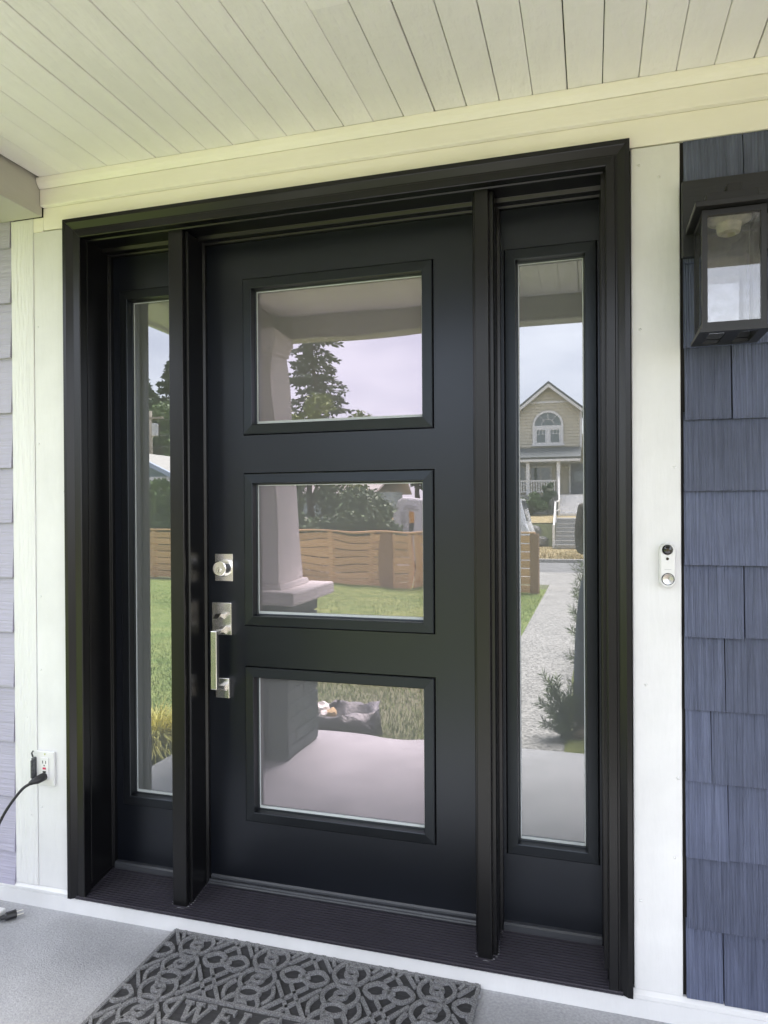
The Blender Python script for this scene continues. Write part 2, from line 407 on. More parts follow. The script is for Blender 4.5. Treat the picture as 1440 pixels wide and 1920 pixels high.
TER = [(80, -0.16), (-11.3, -0.16), (-14.5, -0.456), (-21.2, -0.456), (-28.0, -0.31), (-28.02, 0.60), (-33, 0.95), (-60, 2.0), (-140, 3.0), (-700, 3.0)]
strip_mesh('ground', M['ground'], TER, -500, 500)
strip_mesh('lawn', M['lawn'], [(0.4 - 0.5 * i, -0.15) for i in range(23)], -16, -0.77, nx=60, amp=0.03)
strip_mesh('planting_bed', M['bark_soil'], [(-1.6 - 0.5 * i, -0.148) for i in range(18)], -0.15, 6, nx=12, amp=0.04)
strip_mesh('road', M['road'], [(-16.0, -0.45), (-21.0, -0.45)], -200, 200)
strip_mesh('verge', M['drygrass'], [(-21.3, -0.44), (-23, -0.40), (-25.5, -0.34), (-27.95, -0.30)], -60, 60, nx=40, amp=0.03)
strip_mesh('upper_bank', M['drygrass'], [(-28.4, 0.66), (-30, 0.84), (-33, 0.96)], -60, 60, nx=40, amp=0.03)
for y0, y1 in ((-15.85, -16.0), (-21.0, -21.15)):
    o = box('kerb', M['kerb'], None, -60, 60, y1, y0, -0.46, -0.34, 0.02)
    o['kind'] = 'structure'
o = MB().box(-0.76, -0.14, -12.4, -1.625, -0.25, -0.12).build('walkway', M['aggregate'], None, 0.012); o['kind'] = 'structure'
o = MB().box(-2.4, 1.6, -15.8, -12.45, -0.5, -0.30).build('sidewalk', M['aggregate'], None, 0.02); o['kind'] = 'structure'
# porch slab
o = MB().box(-2.16, 5.0, -1.62, 0.30, -0.35, 0.0).build('porch_slab', M['slab'], None, 0.012, seg=3); o['kind'] = 'structure'

# ------------------------------------------------------------------ house front
HF = thing('house_front', 'front wall of the house around the black door, white trim, blue and lavender siding', 'house', (-0.76, 0.05, 0))
sh = MB()
sh.box(-4.5, -1.60, 0.03, 0.25, -0.3, 3.0)
sh.box(0.075, 5.0, 0.03, 0.25, -0.3, 3.0)
sh.box(-1.60, 0.075, 0.05, 0.25, 2.215, 3.0)
sh.box(-1.60, 0.075, 0.05, 0.25, -0.3, 0.04)
sh.box(-1.60, 0.075, 0.45, 0.5, 0.04, 2.215)
sh.build('wall_sheathing', M['void'], HF)
# left lap boards
LW = MB().box(-4.5, -1.846, 0.024, 0.0296, 0.0, 2.6).build('siding_backing', M['lap'], HF)
for k in range(0, 13):
    zb = 2.171 - 0.1818 * k if k < 12 else 0.058
    zt = (2.171 - 0.1818 * (k - 1) + 0.012) if k else 2.44
    if k == 12: zt = 0.178
    yb, yt = 0.006, 0.019
    n = 26
    vs = []; fs = []
    x0, x1 = -4.5, -1.8405 - rng.uniform(0, 0.003)
    for i in range(n + 1):
        x = x0 + (x1 - x0) * i / n
        vs += [(x, yb, zb), (x, yt, zt), (x, yb + 0.012, zb + 0.0), (x, yt + 0.004, zt)]
    for i in range(n):
        a = 4 * i
        fs += [(a, a + 4, a + 5, a + 1), (a + 2, a + 6, a + 4, a)]
    fs += [(4 * n, 4 * n + 2, 4 * n + 3, 4 * n + 1)]
    MB().add(vs, fs).build('lap_board', M['lap'], LW)
# casings
box('casing_board', M['trim_rough'], HF, -1.8385, -1.7500, 0.010, 0.0299, 0.070, 2.2555, 0.002)
box('casing_board', M['trim'], HF, -1.7490, -1.6215, 0.0125, 0.0299, 0.070, 2.21, 0.002)
box('casing_board', M['trim'], HF, 0.0985, 0.2145, 0.010, 0.0299, 0.072, 2.2095, 0.003)
# set nails and filler spots on the casings
for (x_, z_) in ((-1.735, 0.33), (-1.735, 0.78), (-1.733, 1.02), (-1.736, 1.52), (-1.64, 1.36), (-1.735, 1.90), (-1.775, 0.30), (-1.79, 0.62), (0.115, 0.30), (0.205, 0.62), (0.196, 0.42), (0.165, 2.13), (0.12, 1.75), (0.20, 1.40), (0.13, 0.85), (0.118, 2.165)):
    yf = 0.0125 if -1.749 < x_ < -1.6 else 0.010
    MB().lathe([(0.0, -0.0014), (0.0025, -0.0010), (0.0042, 0.0002)], (x_, yf, z_), 'y', 8).build('nail_spot', M['trim'], HF, smooth=True)
# frieze
box('frieze_board', M['trim_h'], HF, -1.7105, 5.0, 0.012, 0.049, 2.2135, 2.284, 0.002)
box('frieze_return', M['trim_h'], HF, -1.7492, -1.7112, 0.0115, 0.0299, 2.2105, 2.2555, 0.001)
box('frieze_board', M['trim_h'], HF, -1.7095, 5.0, -0.004, 0.049, 2.2845, 2.339, 0.003)
cv = [(0.046, 2.3395), (-0.006, 2.3395), (-0.013, 2.346), (-0.018, 2.354), (-0.0205, 2.363), (-0.021, 2.3695), (0.046, 2.3695)]
MB().prism(cv, 'x', -1.708, 5.0).build('cove_moulding', M['trim_h'], HF)
# base boards
MB().prism([(0.010, 0.0), (0.010, 0.046), (0.016, 0.0525), (0.049, 0.0525), (0.049, 0.0)], 'x', -4.5, 5.0).build('base_board', M['trim'], HF)
MB().prism([(0.006, 0.053), (0.006, 0.060), (0.016, 0.070), (0.0299, 0.070), (0.0299, 0.053)], 'x', -4.5, -1.6235).build('base_ledge', M['trim'], HF)
MB().prism([(0.004, 0.053), (0.004, 0.062), (0.014, 0.0715), (0.0299, 0.0715), (0.0299, 0.053)], 'x', 0.0965, 5.0).build('base_ledge', M['trim'], HF)
# right shingles
SW = MB().box(0.215, 5.0, 0.022, 0.0296, 0.072, 2.2125).build('shingle_backing', M['void'], HF)
edges = [2.10, 1.907, 1.697, 1.518, 1.339, 1.156, 0.979, 0.796, 0.617, 0.429, 0.250, 0.076]
first = {0: 0.358, 1: 0.44, 2: 0.47, 3: 0.331, 4: 0.468, 5: 0.452, 6: 0.357, 7: 0.313, 8: 0.281, 9: 0.319, 10: 0.462, 11: 0.307}
for k, zb in enumerate(edges):
    zt = edges[k - 1] + 0.02 if k else 2.2125
    x = 0.2195 + rng.uniform(0, 0.003)
    nx_ = first[k] + (0 if k != 3 else 0)
    while x < 1.45:
        xe = nx_
        dz = rng.uniform(-0.0025, 0.0025); dy = rng.uniform(0, 0.002)
        g = 0.0014
        lean = rng.uniform(-0.003, 0.003)
        n = max(4, int((xe - x) / 0.012))
        vs = []; fs = []
        for i in range(n + 1):
            t = i / n
            xx = x + g + (xe - x - 2 * g) * t
            d = dy + 0.0016 * (mnoise.noise(Vector((xx * 55, k * 3.7, 0.5))))
            vs += [(xx + lean * (t > 0.99), 0.002 + d, zb + dz), (xx, 0.0165 + d * 0.7, zt), (xx, 0.0135 + d, zb + dz), (xx, 0.0215, zt)]
        for i in range(n):
            a = 4 * i
            fs += [(a, a + 4, a + 5, a + 1), (a + 2, a + 6, a + 4, a)]
        fs += [(4 * n, 4 * n + 2, 4 * n + 3, 4 * n + 1), (0, 1, 3, 2)]
        MB().add(vs, fs).build('shingle', M['shingle'], SW)
        x = xe
        nx_ = x + rng.choice([0.13, 0.17, 0.2, 0.24])
# porch ceiling
PC = MB().box(-1.75, 5.0, -1.383, 0.02, 2.3885, 2.42).build('ceiling_deck', M['void'], HF)
x = -0.142 - 0.0865 * 18
while x < 1.9:
    gl, gr = [rng.choice([0.0003, 0.0005, 0.0009, 0.0012]) for _ in range(2)]
    if x > -0.55 and x < 0.4: gl += 0.0005; gr += 0.0004
    zb = 2.3702 + rng.uniform(0, 0.0014)
    cut = [(-1.384, 0.018)]
    if abs(x + 0.5745) < 0.01: cut = [(-1.384, -0.4755), (-0.4735, 0.018)]
    for i, (ya, yb) in enumerate(cut):
        z = zb + 0.0012 * i
        x0, x1, c = x + gl, x + 0.0865 - gr, 0.0016
        MB().prism([(x0, z + c), (x0 + c, z), (x1 - c, z), (x1, z + c), (x1, z + 0.016), (x0, z + 0.016)], 'y', yb, ya).build('ceiling_board', M['ceil'], PC)
    x += 0.0865
# porch beams, soffit and roof
box('porch_beam', M['beam'], HF, -1.92, -1.711, -1.3845, 0.0095, 2.256, 2.42, 0.003)
box('porch_beam', M['beam'], HF, -1.92, 5.0, -1.50, -1.385, 2.247, 2.42, 0.003)
sf = MB(); sf.box(-2.30, -1.9205, -1.5, 0.02, 2.325, 2.34); sf.box(-2.30, 5.0, -1.95, -1.5005, 2.405, 2.42)
sf.build('soffit', M['soffit'], HF)
fa = MB(); fa.box(-2.33, -2.3005, -1.98, 0.02, 2.31, 2.50); fa.box(-2.3005, 5.0, -1.98, -1.951, 2.395, 2.50)
fa.build('fascia', M['trim'], HF)
MB().prism([(-2.03, 2.5005), (0.30, 3.35), (0.30, 2.9), (-1.3, 2.5005)], 'x', -2.40, 5.0).build('porch_roof', M['roof'], HF)
MB().box(-2.30, 5.0, -1.95, 0.02, 2.44, 2.50).build('roof_deck', M['void'], HF)
# ------------------------------------------------------------------ porch column
PX, PY = -1.725, -1.27
PCOL = thing('porch_column', 'tapered off-white porch column with slab cap on dark painted brick base', 'column', (PX, PY, 0))
hb = 0.22
core = MB().box(PX - hb + 0.008, PX + hb - 0.008, PY - 0.20 + 0.008, PY + 0.20 - 0.008, 0.0005, 0.805).build('brick_base', M['mortar'], PCOL)
bh, bl, bw = 0.064, 0.203, 0.092
def brick_mesh(l, w, h):
    b = MB().box(-l / 2, l / 2, -w / 2, w / 2, -h / 2, h / 2).build('brick_src', M['brickpaint'], None)
    me = b.data
    bm = bmesh.new(); bm.from_mesh(me); bmesh.ops.bevel(bm, geom=bm.edges[:], offset=0.004, segments=1, affect='EDGES'); bm.to_mesh(me); bm.free()
    bpy.data.objects.remove(b)
    return me
bA = brick_mesh(0.206, 0.02, bh); bB = brick_mesh(0.100, 0.02, bh)
row = 0.0731
for j in range(11):
    z = 0.038 + j * row
    for side in range(4):
        L_ = 0.44 if side % 2 == 0 else 0.40
        off = -L_ / 2
        seq = [0.212, 0.212] if j % 2 == 0 else [0.106, 0.212, 0.106]
        sc_ = (L_ + 0.006) / sum(seq)
        for l in seq:
            lc = off + l * sc_ / 2; off += l * sc_
            me = bA if l > 0.15 else bB
            jit = rng.uniform(-0.0012, 0.0012)
            if side == 0: loc = (PX + lc - 0.003, PY + 0.20 + jit, z); r = 0
            elif side == 2: loc = (PX + lc - 0.003, PY - 0.20 + jit, z); r = 0
            elif side == 1: loc = (PX + hb + jit, PY + lc - 0.003, z); r = R(90)
            else: loc = (PX - hb + jit, PY + lc - 0.003, z); r = R(90)
            inst('brick', me, core, loc, (0, 0, r), (sc_, 1, 1))
MB().prism([(PX - 0.30, PY - 0.28), (PX + 0.30, PY - 0.28), (PX + 0.30, PY + 0.28), (PX - 0.30, PY + 0.28)], 'z', 0.809, 0.884).build('column_cap', M['colpaint'], PCOL, 0.012, seg=2)
def frustum(mb, cx, cy, h0, z0, h1, z1):
    vs = [(cx + sx * h0, cy + sy * h0, z0) for sx, sy in ((-1, -1), (1, -1), (1, 1), (-1, 1))] + [(cx + sx * h1, cy + sy * h1, z1) for sx, sy in ((-1, -1), (1, -1), (1, 1), (-1, 1))]
    mb.add(vs, [(3, 2, 1, 0), (4, 5, 6, 7), (0, 1, 5, 4), (1, 2, 6, 5), (2, 3, 7, 6), (3, 0, 4, 7)])
    return mb
frustum(MB(), PX, PY, 0.185, 0.8845, 0.178, 0.915).build('shaft_base', M['colpaint'], PCOL, 0.004)
frustum(MB(), PX, PY, 0.160, 0.9155, 0.105, 2.13).build('shaft', M['colpaint'], PCOL, 0.005)
k = frustum(MB(), PX, PY, 0.114, 2.1305, 0.116, 2.155); frustum(k, PX, PY, 0.118, 2.1555, 0.130, 2.195); frustum(k, PX, PY, 0.134, 2.1955, 0.134, 2.2465)
k.build('capital', M['colpaint'], PCOL, 0.004)

# ------------------------------------------------------------------ door frame
DF = thing('door_frame', 'black metal-clad door frame with two sidelights, mullions and ribbed sill', 'door frame', (-0.76, 0.1, 0.055))
XO0, XO1, ZT, ZB = -1.623, 0.0955, 2.2315, 0.0535
prof = [(0, 0.0122), (0, -0.004), (0.012, -0.004), (0.014, -0.002), (0.030, 0.009), (0.034, 0.009), (0.036, 0.005), (0.056, 0.005), (0.058, 0.007), (0.058, 0.036), (0.03, 0.036), (0.002, 0.0122)]
def mitred(name, pts):
    n = len(prof); vs = []
    for end in pts: vs += [end(u, y) for u, y in prof]
    fs = [(i, (i + 1) % n, (i + 1) % n + n, i + n) for i in range(n)] + [tuple(range(n))[::-1], tuple(range(n, 2 * n))]
    return MB().add(vs, fs).build(name, M['black'], DF)
mitred('brickmould', [lambda u, y: (XO0 + u, y, ZB), lambda u, y: (XO0 + u, y, ZT - u - 0.0006)])
mitred('brickmould', [lambda u, y: (XO1 - u, y, ZT - u - 0.0006), lambda u, y: (XO1 - u, y, ZB)])
mitred('brickmould', [lambda u, y: (XO0 + u, y, ZT - u), lambda u, y: (XO1 - u, y, ZT - u)])
JL, JR, JT = -1.566, 0.030, 2.170
def Lprof(pts, axis, a, b, name='jamb'):
    return MB().prism(pts, axis, a, b).build(name, M['black'], DF, 0.0012)
# side jambs with a thin bead on the front edge and a stop further in
Lprof([(-1.60, 0.037), (JL - 0.002, 0.037), (JL - 0.002, 0.040), (JL + 0.002, 0.040), (JL + 0.002, 0.046), (JL - 0.004, 0.048), (JL - 0.004, 0.148), (JL + 0.006, 0.150), (JL + 0.006, 0.30), (-1.60, 0.30)], 'z', 0.0905, 2.20)
Lprof([(0.075, 0.30), (JR - 0.006, 0.30), (JR - 0.006, 0.150), (JR + 0.004, 0.148), (JR + 0.004, 0.048), (JR - 0.004, 0.046), (JR - 0.004, 0.040), (JR + 0.006, 0.040), (JR + 0.006, 0.037), (0.075, 0.037)], 'z', 0.0905, 2.20)
Lprof([(0.037, 2.212), (0.037, JT + 0.004), (0.040, JT), (0.046, JT), (0.048, JT + 0.006), (0.120, JT + 0.006), (0.124, JT - 0.006), (0.150, JT - 0.006), (0.152, JT - 0.012), (0.30, JT - 0.012), (0.30, 2.212)], 'x', -1.5745, 0.0325, 'head_jamb')
# lower legs of the side jambs down to the sill
box('jamb_foot', M['black'], DF, -1.60, JL - 0.004, 0.039, 0.30, 0.058, 0.090)
box('jamb_foot', M['black'], DF, JR + 0.004, 0.075, 0.039, 0.30, 0.058, 0.090)
# mullions
for (a, b, c0, c1) in ((-1.273, -1.206, -1.264, -1.215), (-0.314, -0.254, -0.306, -0.267)):
    mu = MB().prism([(a, 0.060), (a + 0.003, 0.056), (c0 - 0.001, 0.056), (c0 - 0.001, 0.0565), (c1 + 0.001, 0.0565), (c1 + 0.001, 0.056), (b - 0.003, 0.056), (b, 0.060), (b, 0.072), (b - 0.004, 0.075), (b - 0.004, 0.15), (b + 0.004, 0.153), (b + 0.004, 0.30), (a - 0.004, 0.30), (a - 0.004, 0.153), (a + 0.004, 0.15), (a + 0.004, 0.075), (a, 0.072)], 'z', 0.066, 2.169).build('mullion', M['black'], DF, 0.0008)
    MB().prism([(c0, 0.0562), (c0, 0.041), (c0 + 0.002, 0.039), (c1 - 0.002, 0.039), (c1, 0.041), (c1, 0.0562)], 'z', 0.0645, 2.1695).build('mullion_cap', M['black'], mu, 0.0008)
    ck = MB(); ck.tube([(c0 - 0.002, 0.037, 0.063), ((c0 + c1) / 2, 0.0355, 0.0625), (c1 + 0.002, 0.037, 0.063), (c1 + 0.006, 0.046, 0.0645), (b + 0.001, 0.058, 0.067), (b - 0.001, 0.10, 0.074), (b + 0.001, 0.148, 0.083)], [0.0022, 0.0035, 0.004, 0.0028, 0.0032, 0.0012, 0.002], 6)
    ck.tube([(c0 - 0.002, 0.038, 0.063), (a - 0.0005, 0.056, 0.0665), (a, 0.064, 0.068)], [0.0022, 0.0028, 0.001], 6)
    ck.build('sealant_bead', M['caulk'], mu, smooth=True)
# ribbed sill
s_ = MB()
pr = [(0.012, 0.0530), (0.002, 0.0532), (0.001, 0.0575)]
nr = 16
for i in range(nr):
    y0 = 0.004 + i * 0.0096; z0 = 0.0566 + (y0) * 0.165
    pr += [(y0, z0), (y0 + 0.0008, z0 + 0.0042), (y0 + 0.0050, z0 + 0.0046), (y0 + 0.0060, z0 + 0.0004)]
pr += [(0.159, 0.0845), (0.30, 0.0845), (0.30, 0.0530)]
s_.prism(pr, 'x', -1.598, 0.072)
s_.build('ribbed_sill', M['sill'], DF)
for (a, b) in ((-1.5585, -1.2785), (-0.2485, 0.0225)):
    MB().prism([(0.150, 0.0848), (0.1475, 0.088), (0.1475, 0.104), (0.152, 0.1085), (0.164, 0.1095), (0.164, 0.0848)], 'x', a, b).build('sill_cap', M['sillcap'], DF)
MB().prism([(0.146, 0.0848), (0.143, 0.090), (0.146, 0.0935), (0.150, 0.0935), (0.152, 0.0985), (0.162, 0.0985), (0.162, 0.0848)], 'x', -1.2005, -0.3195).build('threshold_cap', M['sillcap'], DF)

def ring(mb, x0, x1, z0, z1, pf):
    """mitred rectangular frame; pf = [(u inward, y)] closed section"""
    n = len(pf); vs = []
    for cx, cz, sx, sz in ((x0, z0, 1, 1), (x1, z0, -1, 1), (x1, z1, -1, -1), (x0, z1, 1, -1)):
        vs += [(cx + sx * u, y, cz + sz * u) for u, y in pf]
    fs = []
    for c in range(4):
        d = (c + 1) % 4
        for i in range(n):
            j = (i + 1) % n
            fs.append((c * n + i, d * n + i, d * n + j, c * n + j))
    return mb.add(vs, fs)
GZ = [(0.0, 0.1662), (0.0006, 0.1585), (0.0030, 0.1568), (0.0300, 0.1545), (0.0318, 0.1555), (0.0332, 0.1800), (0.0360, 0.1808), (0.0365, 0.1915), (0.0365, 0.197), (0.0, 0.197)]
def glazed(parent, x0, x1, z0, z1, gm):
    f = ring(MB(), x0, x1, z0, z1, GZ).build('glazing_frame', M['blacktrim'], parent)
    g = 0.0365
    MB().box(x0 + g - 0.004, x1 - g + 0.004, 0.1885, 0.1945, z0 + g - 0.004, z1 - g + 0.004).build('glass_pane', gm, parent)
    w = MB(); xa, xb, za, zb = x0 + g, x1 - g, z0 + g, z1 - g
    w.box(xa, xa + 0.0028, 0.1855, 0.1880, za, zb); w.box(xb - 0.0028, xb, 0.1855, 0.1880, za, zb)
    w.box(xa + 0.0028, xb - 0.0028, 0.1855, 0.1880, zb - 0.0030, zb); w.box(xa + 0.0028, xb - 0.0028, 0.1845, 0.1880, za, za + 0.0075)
    w.build('edge_glint', M['pale_edge'], parent)  # pale strips painting the glass edge's reflection, widest at the bottom
    # dark reveal line round the frame
def framed_panel(name, parent, x0, x1, z0, z1, y0, y1, holes, mt):
    mb = MB(); hx0, hx1 = holes[0][0], holes[0][1]
    mb.box(x0, hx0, y0, y1, z0, z1); mb.box(hx1, x1, y0, y1, z0, z1)
    z = z0
    for h in sorted(holes, key=lambda q: q[2]):
        mb.box(hx0, hx1, y0, y1, z, h[2]); z = h[3]
    mb.box(hx0, hx1, y0, y1, z, z1)
    return mb.build(name, mt, parent)
G = 0.0022
for (a, b, h0, h1) in ((-1.5595, -1.2775, -1.5335, -1.2785 - 0.0), (-0.2495, 0.0235, -0.2405, 0.0185)):
    h = (h0, h1, 0.302, 2.044)
    if h1 > b - 0.001: h = (h0, b - 0.004, 0.302, 2.044)
    p = framed_panel('sidelight_panel', DF, a, b, 0.0850, 2.157, 0.165, 0.205, [h], M['blackdoor'])
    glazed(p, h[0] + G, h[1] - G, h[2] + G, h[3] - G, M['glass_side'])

# ------------------------------------------------------------------ front door
FD = thing('front_door', 'black front door with three square reflective windows and nickel handle', 'door', (-0.76, 0.185, 0.099))
holes = [(-1.073, -0.4475, z0, z1) for z0, z1 in ((0.298, 0.798), (0.926, 1.418), (1.538, 2.040))]
slab = framed_panel('door_slab', FD, -1.2015, -0.3185, 0.100, 2.1575, 0.165, 0.209, holes, M['blackdoor'])
for h in holes:
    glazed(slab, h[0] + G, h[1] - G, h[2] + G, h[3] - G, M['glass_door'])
MB().prism([(0.1595, 0.1002), (0.1595, 0.106), (0.1635, 0.111), (0.1648, 0.111), (0.1648, 0.1002)], 'x', -1.199, -0.321).build('door_sweep', M['sillcap'], FD)
# deadbolt
DB = box('deadbolt_plate', M['nickel'], FD, -1.1760, -1.1115, 0.1575, 0.1648, 1.069, 1.158, 0.0015)
MB().lathe([(0.0285, 0.1574), (0.0280, 0.150), (0.0250, 0.132), (0.0245, 0.128), (0.0215, 0.1265), (0.0, 0.1265)], (-1.1435, 0, 1.112), 'y', 32).build('lock_cylinder', M['nickel'], DB, smooth=False)
MB().lathe([(0.0085, 0.1264), (0.0085, 0.1248), (0.0075, 0.1240), (0.0, 0.1240)], (-1.1435, 0, 1.107), 'y', 24).build('key_plug', M['nickel'], DB)
MB().box(-1.1443, -1.1427, 0.1234, 0.1242, 1.1015, 1.1105).build('keyway', M['keyhole'], DB)
# handleset
HP = box('handle_plate', M['nickel'], FD, -1.1830, -1.1130, 0.1485, 0.1648, 0.897, 1.001, 0.0018)
MB().prism([(0.1484, 0.962), (0.126, 0.968), (0.106, 0.9555), (0.104, 0.9535), (0.122, 0.961), (0.1484, 0.948)], 'x', -1.1560, -1.1370).build('thumb_latch', M['nickel'], HP, 0.0008)
box('handle_foot_plate', M['nickel'], FD, -1.1730, -1.1230, 0.1500, 0.1648, 0.692, 0.757, 0.0018)
gp = MB().box(-1.1525, -1.1305, 0.084, 0.100, 0.735, 0.9195).build('handle_grip', M['nickel'], FD, 0.0025)
MB().prism([(0.0995, 0.9190), (0.0995, 0.9080), (0.128, 0.9080), (0.1484, 0.9000), (0.1484, 0.9270), (0.128, 0.9190)], 'x', -1.1515, -1.1315).build('handle_arm', M['nickel'], gp, 0.001)
MB().prism([(0.0995, 0.7465), (0.0995, 0.7360), (0.130, 0.7260), (0.1499, 0.7160), (0.1499, 0.7380), (0.130, 0.7380)], 'x', -1.1515, -1.1315).build('handle_arm', M['nickel'], gp, 0.001)

# ------------------------------------------------------------------ wall lantern on its block
LB = box('lantern_block', M['blockpaint'], None, 0.2165, 0.53, -0.018, 0.0015, 1.914, 2.100, 0.003)
tag(LB, 'charcoal painted mounting board on the shingles behind the wall lantern', 'mounting block')
LT = thing('wall_lantern', 'black box lantern with dusty clear glass hanging on the shingle wall', 'lantern', (0.305, -0.09, 1.69))
lx0, lx1, ly0, ly1, lz0, lz1 = 0.2400, 0.3710, -0.170, -0.040, 1.699, 1.965
fr = MB(); t = 0.0112
for px in (lx0, lx1 - t):
    for py in (ly0, ly1 - t):
        fr.box(px, px + t, py, py + t, lz0 + 0.0001, lz1)
for py in (ly0 + 0.0003, ly1 - t - 0.0003):
    fr.box(lx0 + t, lx1 - t, py, py + t, lz0 + 0.001, lz0 + 0.014); fr.box(lx0 + t, lx1 - t, py, py + t, lz1 - 0.014, lz1 - 0.001)
for px in (lx0 + 0.0003, lx1 - t - 0.0003):
    fr.box(px, px + t, ly0 + t, ly1 - t, lz0 + 0.001, lz0 + 0.014); fr.box(px, px + t, ly0 + t, ly1 - t, lz1 - 0.014, lz1 - 0.001)
fr.build('lantern_frame', M['lantern'], LT)
RF = MB().prism([(0.224, -0.190), (0.387, -0.190), (0.387, -0.019), (0.224, -0.019)], 'z', 1.966, 1.978).build('roof_plate', M['lantern'], LT, 0.0015)
box('roof_tier', M['lantern'], RF, 0.252, 0.360, -0.150, -0.045, 1.9785, 2.010, 0.002)
box('roof_finial', M['lantern'], RF, 0.300, 0.330, -0.120, -0.0185, 2.0105, 2.040, 0.002)
tr = MB(); tr.box(0.232, 0.379, -0.178, -0.0185, 1.688, 1.6985)
# open-centred bottom tray
tr = MB()
tr.box(0.233, 0.255, -0.177, -0.030, 1.690, 1.6985); tr.box(0.356, 0.378, -0.177, -0.030, 1.690, 1.6985)
tr.box(0.255, 0.356, -0.177, -0.158, 1.690, 1.6985); tr.box(0.255, 0.356, -0.052, -0.030, 1.690, 1.6985); tr.box(0.290, 0.320, -0.158, -0.052, 1.690, 1.694)
tr.build('bottom_tray', M['lantern'], LT)
bp = MB().box(0.255, 0.356, -0.0395, -0.0185, 1.72, 1.955).build('back_plate', M['lantern'], LT, 0.002)
for nm, b in (('front', (lx0 + t - 0.002, lx1 - t + 0.002, ly0 + 0.005, ly0 + 0.0075)), ('back', (lx0 + t - 0.002, lx1 - t + 0.002, ly1 - 0.0075, ly1 - 0.005))):
    MB().box(*b, lz0 + 0.013, lz1 - 0.013).build('glass_panel', M['lglass'], LT)
for b in ((lx0 + 0.005, lx0 + 0.0075, ly0 + t - 0.002, ly1 - t + 0.002), (lx1 - 0.0075, lx1 - 0.005, ly0 + t - 0.002, ly1 - t + 0.002)):
    MB().box(*b, lz0 + 0.013, lz1 - 0.013).build('glass_panel', M['lglass'], LT)
MB().lathe([(0.047, 1.9655), (0.047, 1.957), (0.036, 1.952), (0.028, 1.950), (0.024, 1.930), (0.016, 1.926), (0.014, 1.935), (0.0, 1.935)][::-1], (0.3055, -0.105, 0), 'z', 28).build('lamp_socket', M['porcelain'], LT)

# ------------------------------------------------------------------ video doorbell
bx_, by_, zc0, zc1, br = 0.1805, 0.0095, 1.1185, 1.1915, 0.0190
def pill(mb, r, y0, y1, z0=zc0, z1=zc1, n=20, mi=0, taper=0.0):
    pts = [(math.cos(math.pi * i / n), math.sin(math.pi * i / n)) for i in range(n + 1)]
    lo = [(bx_ + r * c, z1 + r * s_) for c, s_ in pts] + [(bx_ - r * c, z0 - r * s_) for c, s_ in pts]
    vs = [(x_, y0, z_) for x_, z_ in lo]
    hi = [(bx_ + (r - taper) * c, z1 + (r - taper) * s_) for c, s_ in pts] + [(bx_ - (r - taper) * c, z0 - (r - taper) * s_) for c, s_ in pts]
    vs += [(x_, y1, z_) for x_, z_ in hi]
    n2 = len(lo)
    return mb.add(vs, [tuple(range(n2))[::-1][::-1], tuple(range(2 * n2 - 1, n2 - 1, -1))] + [(i, (i + 1) % n2, (i + 1) % n2 + n2, i + n2)[::-1] for i in range(n2)], mi)
DBL = thing('doorbell', 'white pill-shaped video doorbell with black lens and round silver button', 'doorbell', (bx_, by_, 1.10))
k = MB(); pill(k, 0.0190, 0.0096, -0.012); pill(k, 0.0190, -0.0121, -0.016, taper=0.003)
k.build('doorbell_body', M['white_plastic'], DBL)
MB().lathe([(0.0, -0.0205), (0.004, -0.0205), (0.009, -0.0185), (0.0128, -0.0182), (0.0128, -0.0158)], (bx_ - 0.001, 0, 1.1945), 'y', 28).build('camera_lens', M['lens'], DBL, smooth=False)
MB().lathe([(0.0, -0.0172), (0.0036, -0.0172), (0.0036, -0.0158)], (bx_ - 0.001, 0, 1.172), 'y', 16).build('motion_sensor', M['lens'], DBL)
MB().lathe([(0.0, -0.0166), (0.0152, -0.0166), (0.0152, -0.0158)], (bx_, 0, 1.1215), 'y', 32).build('button_ring', M['blockpaint'], DBL)
MB().lathe([(0.0, -0.0178), (0.004, -0.0182), (0.0128, -0.0192), (0.0136, -0.0180), (0.0136, -0.0167)], (bx_, 0, 1.1215), 'y', 32).build('bell_button', M['steel'], DBL)
MB().box(bx_ - 0.008, bx_ + 0.008, -0.0163, -0.0158, 1.1448, 1.1462).build('maker_mark', mat('faint_grey_print', (0.5, 0.5, 0.5), 0.6), DBL)

# ------------------------------------------------------------------ outlet and its cord
OUT = thing('outlet', 'white wall outlet with red test button at the left door casing', 'outlet', (-1.71, 0.01, 0.40))
box('cover_plate', M['white_plastic'], OUT, -1.7480, -1.6765, 0.0035, 0.0122, 0.405, 0.517, 0.003)
OI = box('receptacle', M['white_plastic'], OUT, -1.7290, -1.6970, 0.0005, 0.0034, 0.427, 0.497, 0.0012)
for dz in (0.483,):
    for dx in (-1.7195, -1.7075): MB().box(dx - 0.0012, dx + 0.0012, 0.0, 0.0008, dz - 0.005, dz + 0.004).build('slot', M['keyhole'], OI)
    MB().lathe([(0.0, -0.0001), (0.0022, -0.0001), (0.0022, 0.0008)], (-1.7135, 0, dz - 0.0115), 'y', 12).build('slot', M['keyhole'], OI)
box('reset_button', M['red'], OI, -1.7190, -1.7070, -0.0012, 0.0004, 0.4590, 0.4655, 0.0006)
box('test_button', M['keyhole'], OI, -1.7190, -1.7070, -0.0010, 0.0004, 0.4485, 0.4540, 0.0006)
MB().lathe([(0.0, 0.0026), (0.0028, 0.0026), (0.0028, 0.0036)], (-1.713, 0, 0.508), 'y', 10).build('plate_screw', M['steel'], OUT)
